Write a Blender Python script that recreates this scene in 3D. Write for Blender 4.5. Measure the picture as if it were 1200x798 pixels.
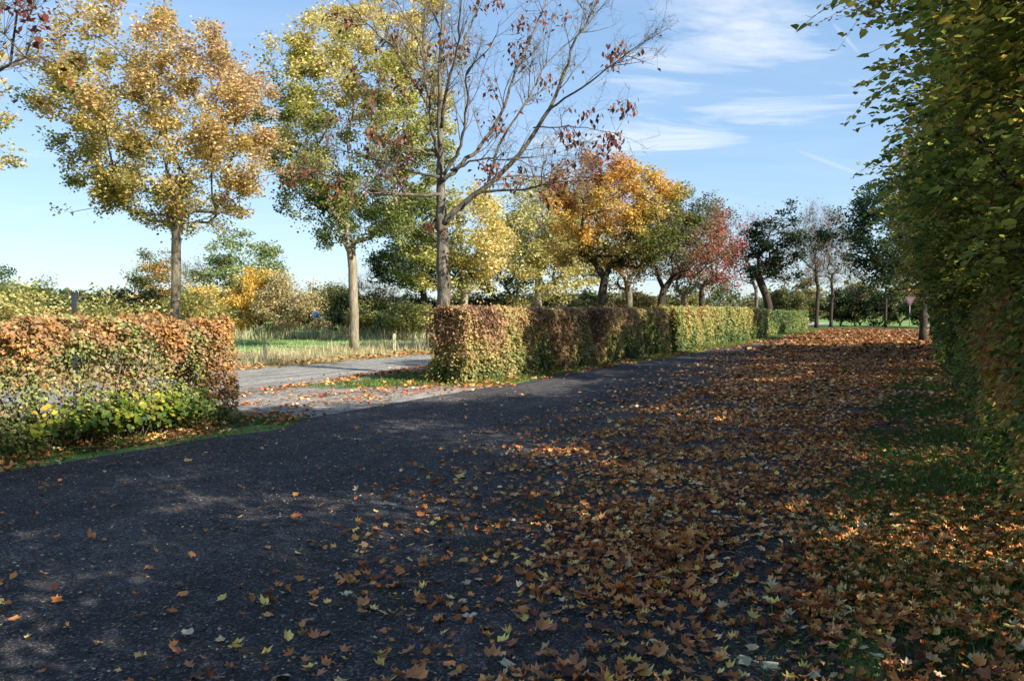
import bpy, math, random
import numpy as np
from mathutils import Vector

random.seed(7)
RNG = np.random.default_rng(11)
SC = bpy.context.scene
COL = SC.collection
for _o in list(bpy.data.objects):
    bpy.data.objects.remove(_o)

# ------------------------------------------------------------------ camera
CAM_Z = 1.65
TILT = math.radians(2.1)
F = 919.0                       # focal length in pixels of a 1200 px wide picture
cam_d = bpy.data.cameras.new('camera')
cam = bpy.data.objects.new('camera', cam_d)
COL.objects.link(cam)
cam.location = (0, 0, CAM_Z)
cam.rotation_euler = (math.radians(90) - TILT, 0, 0)
cam_d.sensor_width = 36.0
cam_d.lens = 36.0 * F / 1200.0
cam_d.clip_end = 4000
SC.camera = cam

# ------------------------------------------------------------------ light
SUN_EL = math.radians(30)
SUN_AZ = math.radians(125)      # compass style: 0 = +Y, clockwise towards +X
SKY_STRENGTH = 0.10
SUN_STRENGTH = 5.0
EXPOSURE = 1.2
SC.view_settings.view_transform = 'Standard'
SC.view_settings.look = 'None'
SC.view_settings.exposure = EXPOSURE
SC.view_settings.gamma = 1.0
SC.view_settings.use_curve_mapping = False

sun_dir = Vector((math.sin(SUN_AZ) * math.cos(SUN_EL), math.cos(SUN_AZ) * math.cos(SUN_EL), math.sin(SUN_EL)))
sl = bpy.data.lights.new('sun', 'SUN')
sl.energy = SUN_STRENGTH
sl.angle = math.radians(0.53)
sl.color = (1.0, 0.925, 0.81)
so = bpy.data.objects.new('sun', sl)
COL.objects.link(so)
so.rotation_euler = sun_dir.to_track_quat('Z', 'Y').to_euler()

world = bpy.data.worlds.new('World')
SC.world = world
world.use_nodes = True
wn, wl = world.node_tree.nodes, world.node_tree.links
wn.clear()


def pix_dir(px, py):
    a = (px - 600.0) / F
    b = (399.0 - py) / F
    return Vector((a, math.cos(TILT) + b * math.sin(TILT), -math.sin(TILT) + b * math.cos(TILT))).normalized()


def build_world():
    out = wn.new('ShaderNodeOutputWorld')
    bg = wn.new('ShaderNodeBackground')
    bg.inputs['Strength'].default_value = SKY_STRENGTH
    sky = wn.new('ShaderNodeTexSky')
    sky.sky_type = 'NISHITA'
    sky.sun_disc = False
    sky.sun_elevation = SUN_EL
    sky.sun_rotation = SUN_AZ
    sky.air_density = 1.0
    sky.dust_density = 0.2
    sky.ozone_density = 2.2
    tc = wn.new('ShaderNodeTexCoord')

    def math_n(op, a, b=None, c=None, clamp=False):
        n = wn.new('ShaderNodeMath')
        n.operation = op
        n.use_clamp = clamp
        for i, x in enumerate((a, b, c)):
            if x is None:
                continue
            if isinstance(x, (int, float)):
                n.inputs[i].default_value = x
            else:
                wl.new(x, n.inputs[i])
        return n.outputs[0]

    def vec_n(op, a, b):
        n = wn.new('ShaderNodeVectorMath')
        n.operation = op
        for i, x in enumerate((a, b)):
            if hasattr(x, 'is_linked') or hasattr(x, 'links'):
                wl.new(x, n.inputs[i])
            else:
                n.inputs[i].default_value = x
        return n

    d = tc.outputs['Generated']
    sep = wn.new('ShaderNodeSeparateXYZ')
    wl.new(d, sep.inputs[0])
    z = math_n('ADD', sep.outputs['Z'], 0.06)
    z = math_n('MAXIMUM', z, 0.02)
    cx = math_n('DIVIDE', sep.outputs['X'], z)
    cy = math_n('DIVIDE', sep.outputs['Y'], z)
    comb = wn.new('ShaderNodeCombineXYZ')
    wl.new(math_n('MULTIPLY', cx, 0.55), comb.inputs[0])
    wl.new(math_n('MULTIPLY', cy, 1.5), comb.inputs[1])
    noi = wn.new('ShaderNodeTexNoise')
    noi.inputs['Scale'].default_value = 1.5
    noi.inputs['Detail'].default_value = 9
    noi.inputs['Roughness'].default_value = 0.62
    noi.inputs['Distortion'].default_value = 0.8
    wl.new(comb.outputs[0], noi.inputs['Vector'])
    # soft patches of sky in which the wisps of cirrus float
    total = None
    for (px, py, wx, wy, amp) in ((885, 20, .20, .055, 1.12), (850, 143, .21, .03, 1.06), (770, 66, .15, .06, .85), (90, 20, .12, .03, .5),
                                  (700, 130, .08, .02, .4), (-500, 80, .3, .1, .8), (1700, 60, .4, .08, .9), (950, 225, .2, .02, .25)):
        c = pix_dir(px, py)
        az = math.atan2(c.x, c.y)
        el = math.asin(c.z)
        paz = math_n('ARCTAN2', sep.outputs['X'], sep.outputs['Y'])
        dz = math_n('SUBTRACT', sep.outputs['Z'], math.sin(el))
        # every patch leans a little
        daz = math_n('SUBTRACT', paz, az)
        dz = math_n('SUBTRACT', dz, math_n('MULTIPLY', daz, 0.12))
        e = math_n('ADD', math_n('POWER', math_n('ABSOLUTE', math_n('DIVIDE', daz, wx)), 2), math_n('POWER', math_n('ABSOLUTE', math_n('DIVIDE', dz, wy)), 2))
        g = math_n('MULTIPLY', math_n('EXPONENT', math_n('MULTIPLY', e, -1.0)), amp)
        total = g if total is None else math_n('MAXIMUM', total, g)
    cov = math_n('ADD', math_n('MULTIPLY', total, .85), math_n('MULTIPLY', math_n('SUBTRACT', noi.outputs['Fac'], 0.64), 3.6))
    cov = math_n('MULTIPLY', cov, 1.35, clamp=True)
    cov = math_n('MULTIPLY', cov, 0.6)
    # faint general veil
    veil = math_n('MULTIPLY', math_n('SUBTRACT', noi.outputs['Fac'], 0.42), 0.35, clamp=True)
    cov = math_n('MAXIMUM', cov, veil)
    # vapour trails: thin arcs of sky
    for (p0, p1, wdt, amp) in (((938, 178), (1012, 206), .0026, .22), ((978, 30), (1006, 62), .002, .25), ((815, 68), (858, 84), .003, .12)):
        a = pix_dir(*p0)
        b = pix_dir(*p1)
        nrm = a.cross(b).normalized()
        mid = (a + b).normalized()
        half = a.angle(b) / 2
        s = vec_n('DOT_PRODUCT', d, tuple(nrm)).outputs['Value']
        m = vec_n('DOT_PRODUCT', d, tuple(mid)).outputs['Value']
        line = math_n('EXPONENT', math_n('MULTIPLY', math_n('POWER', math_n('ABSOLUTE', math_n('DIVIDE', s, wdt)), 2), -1))
        ends = math_n('DIVIDE', math_n('SUBTRACT', m, math.cos(half * 1.2)), 1 - math.cos(half * 1.2), clamp=True)
        t = math_n('MULTIPLY', math_n('MULTIPLY', line, math_n('POWER', ends, .6)), amp)
        cov = math_n('MAXIMUM', cov, t)
    mix = wn.new('ShaderNodeMix')
    mix.data_type = 'RGBA'
    wl.new(cov, mix.inputs['Factor'])
    # a clear autumn sky: flatter from zenith to horizon than the model's
    gam = wn.new('ShaderNodeGamma')
    gam.inputs['Gamma'].default_value = 0.46
    wl.new(sky.outputs[0], gam.inputs['Color'])
    hs = wn.new('ShaderNodeHueSaturation')
    hs.inputs['Saturation'].default_value = 1.34
    hs.inputs['Value'].default_value = 1.75
    wl.new(gam.outputs[0], hs.inputs['Color'])
    tint = vec_n('MULTIPLY', hs.outputs[0], (.87, 1.01, 1.18))
    wl.new(tint.outputs[0], mix.inputs['A'])
    mix.inputs['B'].default_value = (5.0, 5.1, 5.25, 1)
    wl.new(mix.outputs['Result'], bg.inputs['Color'])
    wl.new(bg.outputs[0], out.inputs['Surface'])


build_world()

# ------------------------------------------------------------------ frames of reference
DX, DY = 0.47, 0.8827            # direction the car park runs
NX, NY = 0.8827, -0.47           # to its right


def uv(u, v, z=0.0):
    return np.array([u * DX + v * NX, u * DY + v * NY, z])


def uv_arr(u, v, z):
    return np.stack([u * DX + v * NX, u * DY + v * NY, z], -1)


def to_uv(x, y):
    return x * DX + y * DY, x * NX + y * NY


def P(px, py, Y):
    """a point of the place at distance Y seen in direction (px, py)"""
    d = pix_dir(px, py)
    k = Y / d.y
    return np.array([d.x * k, d.y * k, CAM_Z + d.z * k])


def s2l(h):
    c = [int(h[i:i + 2], 16) / 255 for i in (0, 2, 4)]
    return [x / 12.92 if x <= .04045 else ((x + .055) / 1.055) ** 2.4 for x in c]


def pal(*hs):
    c = np.array([s2l(h) for h in hs])
    g = c @ np.array([.3, .6, .1])
    return c * .80 + g[:, None] * .20


def warm(*hs):
    return np.array([s2l(h) for h in hs])


def ramp(p, t):
    t = np.clip(t, 0, 0.9999) * (len(p) - 1)
    i = t.astype(int)
    f = (t - i)[:, None]
    return p[i] * (1 - f) + p[i + 1] * f


def wob(p, s, seed=0):
    """cheap smooth noise in about -1..1"""
    r = np.random.default_rng(seed)
    o = np.zeros(len(p))
    for k in range(5):
        w = r.normal(size=3) * s * (1 + .5 * k)
        o += np.sin(p @ w + r.uniform(0, 6.28)) / (1 + .35 * k)
    return o / 2.2


# ------------------------------------------------------------------ materials
def new_mat(name):
    m = bpy.data.materials.new(name)
    m.use_nodes = True
    nt = m.node_tree
    nt.nodes.clear()
    return m, nt.nodes, nt.links


def leaf_mat(name, trans=0.38, rough=0.55, gain=1.0):
    m, n, l = new_mat(name)
    out = n.new('ShaderNodeOutputMaterial')
    at = n.new('ShaderNodeAttribute')
    at.attribute_name = 'Col'
    tc = n.new('ShaderNodeTexCoord')
    noi = n.new('ShaderNodeTexNoise')
    noi.inputs['Scale'].default_value = 45
    noi.inputs['Detail'].default_value = 2
    l.new(tc.outputs['Object'], noi.inputs['Vector'])
    mr = n.new('ShaderNodeMapRange')
    mr.inputs['To Min'].default_value = .7 * gain
    mr.inputs['To Max'].default_value = 1.25 * gain
    l.new(noi.outputs['Fac'], mr.inputs['Value'])
    mul = n.new('ShaderNodeVectorMath')
    mul.operation = 'SCALE'
    l.new(at.outputs['Color'], mul.inputs[0])
    l.new(mr.outputs[0], mul.inputs['Scale'])
    p = n.new('ShaderNodeBsdfPrincipled')
    p.inputs['Roughness'].default_value = rough
    p.inputs['Specular IOR Level'].default_value = 0.35
    l.new(mul.outputs[0], p.inputs['Base Color'])
    t = n.new('ShaderNodeBsdfTranslucent')
    sc2 = n.new('ShaderNodeVectorMath')
    sc2.operation = 'MULTIPLY'
    sc2.inputs[1].default_value = (1.2, 1.18, .8)
    l.new(mul.outputs[0], sc2.inputs[0])
    l.new(sc2.outputs[0], t.inputs['Color'])
    mx = n.new('ShaderNodeMixShader')
    mx.inputs[0].default_value = trans
    l.new(p.outputs[0], mx.inputs[1])
    l.new(t.outputs[0], mx.inputs[2])
    l.new(mx.outputs[0], out.inputs['Surface'])
    return m


def noise_mat(name, cols, scale=4, rough=.9, bump=.4, bscale=30, stretch=(1, 1, 1), detail=6, bdist=.02):
    m, n, l = new_mat(name)
    out = n.new('ShaderNodeOutputMaterial')
    p = n.new('ShaderNodeBsdfPrincipled')
    p.inputs['Roughness'].default_value = rough
    p.inputs['Specular IOR Level'].default_value = 0.25
    tc = n.new('ShaderNodeTexCoord')
    mp = n.new('ShaderNodeMapping')
    mp.inputs['Scale'].default_value = stretch
    l.new(tc.outputs['Object'], mp.inputs['Vector'])
    noi = n.new('ShaderNodeTexNoise')
    noi.inputs['Scale'].default_value = scale
    noi.inputs['Detail'].default_value = detail
    noi.inputs['Roughness'].default_value = .65
    l.new(mp.outputs[0], noi.inputs['Vector'])
    cr = n.new('ShaderNodeValToRGB')
    cr.color_ramp.elements[0].position = .3
    cr.color_ramp.elements[1].position = .7
    cr.color_ramp.elements[0].color = (*s2l(cols[0]), 1)
    cr.color_ramp.elements[1].color = (*s2l(cols[-1]), 1)
    for i, c in enumerate(cols[1:-1]):
        e = cr.color_ramp.elements.new(.3 + .4 * (i + 1) / (len(cols) - 1))
        e.color = (*s2l(c), 1)
    l.new(noi.outputs['Fac'], cr.inputs[0])
    l.new(cr.outputs[0], p.inputs['Base Color'])
    b = n.new('ShaderNodeTexNoise')
    b.inputs['Scale'].default_value = bscale
    b.inputs['Detail'].default_value = 5
    l.new(mp.outputs[0], b.inputs['Vector'])
    bp = n.new('ShaderNodeBump')
    bp.inputs['Strength'].default_value = bump
    bp.inputs['Distance'].default_value = bdist
    l.new(b.outputs['Fac'], bp.inputs['Height'])
    l.new(bp.outputs[0], p.inputs['Normal'])
    l.new(p.outputs[0], out.inputs['Surface'])
    return m


def gravel_mat(name, dark, mid, lite, moss=None, patch=.5, stone=70, light_amt=.5):
    """crushed stone: stone sized cells of differing greys over larger worn and dusty patches"""
    m, n, l = new_mat(name)
    out = n.new('ShaderNodeOutputMaterial')
    p = n.new('ShaderNodeBsdfPrincipled')
    p.inputs['Roughness'].default_value = .85
    p.inputs['Specular IOR Level'].default_value = 0.3
    tc = n.new('ShaderNodeTexCoord')
    vo = n.new('ShaderNodeTexVoronoi')
    vo.inputs['Scale'].default_value = stone
    l.new(tc.outputs['Object'], vo.inputs['Vector'])
    sepc = n.new('ShaderNodeSeparateColor')
    l.new(vo.outputs['Color'], sepc.inputs[0])
    cr = n.new('ShaderNodeValToRGB')
    cr.color_ramp.elements[0].position = 0
    cr.color_ramp.elements[0].color = (*s2l(dark), 1)
    cr.color_ramp.elements[1].position = 1
    cr.color_ramp.elements[1].color = (*s2l(lite), 1)
    e = cr.color_ramp.elements.new(.75)
    e.color = (*s2l(mid), 1)
    l.new(sepc.outputs[0], cr.inputs[0])
    # worn, dustier patches
    big = n.new('ShaderNodeTexNoise')
    big.inputs['Scale'].default_value = patch
    big.inputs['Detail'].default_value = 7
    big.inputs['Roughness'].default_value = .6
    l.new(tc.outputs['Object'], big.inputs['Vector'])
    mr = n.new('ShaderNodeMapRange')
    mr.inputs['From Min'].default_value = .5
    mr.inputs['From Max'].default_value = .75
    mr.inputs['To Max'].default_value = light_amt
    l.new(big.outputs['Fac'], mr.inputs['Value'])
    mx = n.new('ShaderNodeMix')
    mx.data_type = 'RGBA'
    l.new(mr.outputs[0], mx.inputs['Factor'])
    l.new(cr.outputs[0], mx.inputs['A'])
    mx.inputs['B'].default_value = (*s2l(lite), 1)
    res = mx.outputs['Result']
    # long worn streaks in the direction of travel, and damp darker blotches
    mp = n.new('ShaderNodeMapping')
    mp.inputs['Rotation'].default_value = (0, 0, -math.atan2(DY, DX))
    l.new(tc.outputs['Object'], mp.inputs['Vector'])
    mp2 = n.new('ShaderNodeMapping')
    mp2.inputs['Scale'].default_value = (.12, 1.4, 1)
    l.new(mp.outputs[0], mp2.inputs['Vector'])
    st = n.new('ShaderNodeTexNoise')
    st.inputs['Scale'].default_value = 1.0
    st.inputs['Detail'].default_value = 8
    st.inputs['Roughness'].default_value = .65
    l.new(mp2.outputs[0], st.inputs['Vector'])
    fine = n.new('ShaderNodeTexNoise')
    fine.inputs['Scale'].default_value = 5
    fine.inputs['Detail'].default_value = 8
    fine.inputs['Roughness'].default_value = .75
    l.new(tc.outputs['Object'], fine.inputs['Vector'])
    add = n.new('ShaderNodeMath')
    add.operation = 'ADD'
    l.new(st.outputs['Fac'], add.inputs[0])
    l.new(fine.outputs['Fac'], add.inputs[1])
    ms = n.new('ShaderNodeMapRange')
    ms.inputs['From Min'].default_value = .75
    ms.inputs['From Max'].default_value = 1.25
    ms.inputs['To Min'].default_value = .48
    ms.inputs['To Max'].default_value = 1.85
    l.new(add.outputs[0], ms.inputs['Value'])
    sc_ = n.new('ShaderNodeVectorMath')
    sc_.operation = 'SCALE'
    l.new(res, sc_.inputs[0])
    l.new(ms.outputs[0], sc_.inputs['Scale'])
    res = sc_.outputs[0]
    if moss:
        mo = n.new('ShaderNodeTexNoise')
        mo.inputs['Scale'].default_value = 1.3
        mo.inputs['Detail'].default_value = 8
        mo.inputs['Roughness'].default_value = .7
        l.new(tc.outputs['Object'], mo.inputs['Vector'])
        m2 = n.new('ShaderNodeMapRange')
        m2.inputs['From Min'].default_value = .56
        m2.inputs['From Max'].default_value = .68
        m2.inputs['To Max'].default_value = .6
        l.new(mo.outputs['Fac'], m2.inputs['Value'])
        m3 = n.new('ShaderNodeMix')
        m3.data_type = 'RGBA'
        l.new(m2.outputs[0], m3.inputs['Factor'])
        l.new(res, m3.inputs['A'])
        m3.inputs['B'].default_value = (*s2l(moss), 1)
        res = m3.outputs['Result']
    l.new(res, p.inputs['Base Color'])
    bp = n.new('ShaderNodeBump')
    bp.inputs['Strength'].default_value = .8
    bp.inputs['Distance'].default_value = .02
    l.new(vo.outputs['Distance'], bp.inputs['Height'])
    bp.invert = True
    l.new(bp.outputs[0], p.inputs['Normal'])
    l.new(p.outputs[0], out.inputs['Surface'])
    return m


def plain_mat(name, c, rough=.5, metal=0.0, c2=None):
    return noise_mat(name, [c, c2 or c], scale=12, rough=rough, bump=.1, bscale=60)


M_LEAF = leaf_mat('leaf', .40, gain=1.3)
M_LEAF_THIN = leaf_mat('thin_leaf', .56, .5, gain=1.75)
M_LITTER = leaf_mat('fallen_leaf', .10, .7, gain=1.5)
M_GRASS = leaf_mat('grass_blade', .3, .6, gain=1.25)
M_BARK = noise_mat('bark_grey', ['3a342c', '5e564a', '77705f', '8c8674'], scale=2.2, bump=1.0, bscale=14, stretch=(4, 4, .8), bdist=.05)
M_BARK_PALE = noise_mat('bark_pale', ['5f584a', '857c68', 'a39a84'], scale=2.5, bump=.9, bscale=14, stretch=(4, 4, 1), bdist=.04)
M_BARK_DARK = noise_mat('bark_dark', ['2a2420', '40382f', '544a3c'], scale=2.5, bump=.9, bscale=12, stretch=(4, 4, 1), bdist=.04)
M_TWIG = noise_mat('twig', ['4a3f38', '6e6058', '7d7068'], scale=5, bump=.2)
M_WOOD_OLD = noise_mat('weathered_wood', ['4c463e', '7a7266', '98907f'], scale=5, bump=.5, stretch=(6, 6, 1))
M_WOOD_PALE = noise_mat('pale_wood', ['8e836c', 'b8ad93', 'cfc5ad'], scale=5, bump=.4, stretch=(6, 6, 1))


# ------------------------------------------------------------------ mesh helpers
def link(o, parent=None):
    COL.objects.link(o)
    if parent is not None:
        o.parent = parent
    return o


def tag(o, label=None, cat=None, group=None, kind=None):
    for k, v in (('label', label), ('category', cat), ('group', group), ('kind', kind)):
        if v:
            o[k] = v
    return o


def empty(name, loc=(0, 0, 0)):
    o = bpy.data.objects.new(name, None)
    o.empty_display_size = .3
    COL.objects.link(o)
    o.location = [float(c) for c in loc]
    return o


def np_mesh(name, V, faces_flat, counts, cols=None, smooth=False):
    me = bpy.data.meshes.new(name)
    V = np.asarray(V, dtype=np.float32)
    faces_flat = np.asarray(faces_flat, dtype=np.int32)
    counts = np.asarray(counts, dtype=np.int32)
    me.vertices.add(len(V))
    me.vertices.foreach_set('co', V.ravel())
    me.loops.add(len(faces_flat))
    me.loops.foreach_set('vertex_index', faces_flat)
    me.polygons.add(len(counts))
    starts = np.concatenate([[0], np.cumsum(counts)[:-1]]).astype(np.int32)
    me.polygons.foreach_set('loop_start', starts)
    me.polygons.foreach_set('loop_total', counts)
    if smooth:
        me.polygons.foreach_set('use_smooth', np.ones(len(counts), dtype=bool))
    me.update(calc_edges=True)
    if cols is not None:
        a = me.attributes.new('Col', 'FLOAT_COLOR', 'FACE')
        c = np.ones((len(counts), 4), dtype=np.float32)
        c[:, :3] = cols
        a.data.foreach_set('color', c.ravel())
    return me


def mesh_obj(name, me, mat, parent=None, origin=None):
    me.materials.append(mat)
    o = bpy.data.objects.new(name, me)
    link(o, parent)
    return o


def unit(a):
    return a / np.maximum(np.linalg.norm(a, axis=-1, keepdims=True), 1e-9)


def leaf_geo(P0, size, shape='rhomb', up=.6, droop=.2, width=.8, nrm=None, dirs=None, rng=RNG, out=None):
    """vertices and faces of many small folded leaves; returns V, flat faces, counts, faces per leaf"""
    N = len(P0)
    n = rng.normal(size=(N, 3))
    n[:, 2] = np.abs(n[:, 2]) + up * 1.5
    if nrm is not None:
        n = n * .6 + nrm
    n = unit(n)
    d = rng.normal(size=(N, 3))
    if out is not None:
        d = d * .7 + out
    d[:, 2] -= droop * 2
    d = unit(d - (d * n).sum(1, keepdims=True) * n)
    s = np.cross(n, d)
    L = size[:, None]
    fold = rng.uniform(.02, .22, N)[:, None] * L
    if shape == 'rhomb':
        W = L * width * .5
        V = np.stack([P0, P0 + d * L * .45 + s * W + n * fold, P0 + d * L, P0 + d * L * .5 - s * W + n * fold * .7], 1)
        idx = np.arange(N)[:, None] * 4 + np.array([[0, 1, 2, 3]])
        return V.reshape(-1, 3), idx.ravel(), np.full(N, 4), 1
    if shape == 'oval':
        W = L * width * .5
        V = np.stack([P0, P0 + d * L * .28 + s * W * .95 + n * fold, P0 + d * L * .66 + s * W * .8 + n * fold * .6, P0 + d * L - n * fold * .5,
                      P0 + d * L * .66 - s * W * .8 + n * fold * .6, P0 + d * L * .28 - s * W * .95 + n * fold], 1)
        b = np.arange(N)[:, None] * 6
        idx = np.concatenate([b + np.array([[0, 1, 2, 3]]), b + np.array([[3, 4, 5, 0]])], 1)
        return V.reshape(-1, 3), idx.ravel(), np.full(N * 2, 4), 2
    if shape == 'maple':
        # five lobed leaf: a fan of triangles round the middle
        ang = np.radians([0, 22, 48, 70, 105, 140, 220, 255, 290, 312, 338])
        rad = np.array([1.0, .66, .94, .62, .76, .46, .46, .76, .62, .94, .66])
        rr = (rad[None] ** rng.uniform(.7, 1.6, (N, 1))) * rng.uniform(.72, 1.15, (N, 11)) * L * .53 * rng.uniform(.7, 1.1, (N, 1))
        curl = rng.uniform(-.5, 1.3, (N, 1)) * (rad[None] ** 2) * L * .45 + rng.normal(size=(N, 11)) * L * .035
        c0 = P0[:, None, :]
        ring = c0 + d[:, None] * (np.cos(ang)[None] * rr)[..., None] + s[:, None] * (np.sin(ang)[None] * rr)[..., None] + n[:, None] * curl[..., None]
        V = np.concatenate([c0, ring], 1)
        b = np.arange(N)[:, None, None] * 12
        tri = np.array([[0, 1 + k, 1 + (k + 1) % 11] for k in range(11)])[None]
        idx = b + tri
        return V.reshape(-1, 3), idx.ravel(), np.full(N * 11, 3), 11


def leaf_obj(name, P0, size, col, mat, parent=None, loc=None, **kw):
    if loc is not None:
        P0 = P0 - np.asarray(loc)[None]
    V, f, c, k = leaf_geo(P0, size, **kw)
    me = np_mesh(name, V, f, c, np.repeat(col, k, axis=0))
    return mesh_obj(name, me, mat, parent)


class Tubes:
    def __init__(self):
        self.V, self.F, self.C, self.n = [], [], [], 0

    def add(self, pts, rad, sides=6, cap=True):
        pts = np.asarray(pts, float)
        rad = np.asarray(rad, float)
        t = np.gradient(pts, axis=0)
        t = unit(t)
        ref = np.array([0.31, 0.17, .1]) if abs(t[0][2]) > .7 else np.array([0.05, .11, 1.0])
        a = unit(np.cross(t, ref))
        b = np.cross(t, a)
        th = np.linspace(0, 2 * np.pi, sides, endpoint=False)
        ring = pts[:, None] + rad[:, None, None] * (np.cos(th)[None, :, None] * a[:, None] + np.sin(th)[None, :, None] * b[:, None])
        k = len(pts)
        i = np.arange(k - 1)[:, None] * sides
        j = np.arange(sides)[None]
        q = np.stack([i + j, i + (j + 1) % sides, i + sides + (j + 1) % sides, i + sides + j], -1).reshape(-1, 4) + self.n
        self.V.append(ring.reshape(-1, 3))
        self.F.append(q.ravel())
        self.C.append(np.full(len(q), 4))
        if cap:
            self.F.append(np.arange(sides)[::-1] + self.n)
            self.F.append(np.arange(sides) + self.n + (k - 1) * sides)
            self.C.append(np.array([sides, sides]))
        self.n += k * sides

    def sticks(self, A, B, r0, r1):
        """many thin straight three sided twigs at once"""
        N = len(A)
        if not N:
            return
        t = unit(B - A)
        a = unit(np.cross(t, np.array([.3, .2, .9])))
        b = np.cross(t, a)
        r0 = np.broadcast_to(r0, (N,))[:, None]
        r1 = np.broadcast_to(r1, (N,))[:, None]
        vs = []
        for (Q, r) in ((A, r0), (B, r1)):
            for k in range(3):
                th = k * 2.0944
                vs.append(Q + r * (math.cos(th) * a + math.sin(th) * b))
        V = np.stack(vs, 1).reshape(-1, 3)
        f = np.array([[0, 1, 4, 3], [1, 2, 5, 4], [2, 0, 3, 5]])
        idx = (np.arange(N)[:, None, None] * 6 + f[None]) + self.n
        self.V.append(V)
        self.F.append(idx.ravel())
        self.C.append(np.full(N * 3, 4))
        self.n += N * 6

    def obj(self, name, mat, parent=None, loc=None, smooth=True):
        V = np.concatenate(self.V)
        if loc is not None:
            V = V - np.asarray(loc)[None]
        me = np_mesh(name, V, np.concatenate(self.F), np.concatenate(self.C), None, smooth)
        return mesh_obj(name, me, mat, parent)


def smooth_line(pts, n):
    """Catmull-Rom through the points"""
    pts = np.asarray(pts, float)
    q = np.concatenate([[2 * pts[0] - pts[1]], pts, [2 * pts[-1] - pts[-2]]])
    out = []
    m = len(pts) - 1
    for s in np.linspace(0, m - 1e-6, n):
        i = int(s)
        t = s - i
        a, b, c, d = q[i:i + 4]
        out.append(.5 * (2 * b + (c - a) * t + (2 * a - 5 * b + 4 * c - d) * t * t + (3 * b - a - 3 * c + d) * t ** 3))
    return np.array(out)


# ------------------------------------------------------------------ trees
def crown_points(centre, rad, n, rng, seed, hollow=.45, gap=.1, flat_bottom=0.0, lump=.22):
    out = []
    c = np.array(centre)
    rad = np.array(rad, float)
    tries = 0
    while len(out) < n and tries < 60:
        tries += 1
        p = rng.normal(size=(n * 2, 3))
        p = unit(p) * (rng.uniform(hollow ** 3, 1, (n * 2, 1)) ** (1 / 3))
        lim = 1 + lump * wob(unit(p) * 1.0, 2.6, seed)
        p = p * lim[:, None]
        if flat_bottom:
            p = p[p[:, 2] > -1 + flat_bottom]
        w = c + p * rad
        keep = wob(w, 5.5 / rad.mean(), seed + 5) > -1 + gap * 2
        out.extend(w[keep].tolist())
    return np.array(out[:n])


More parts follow.
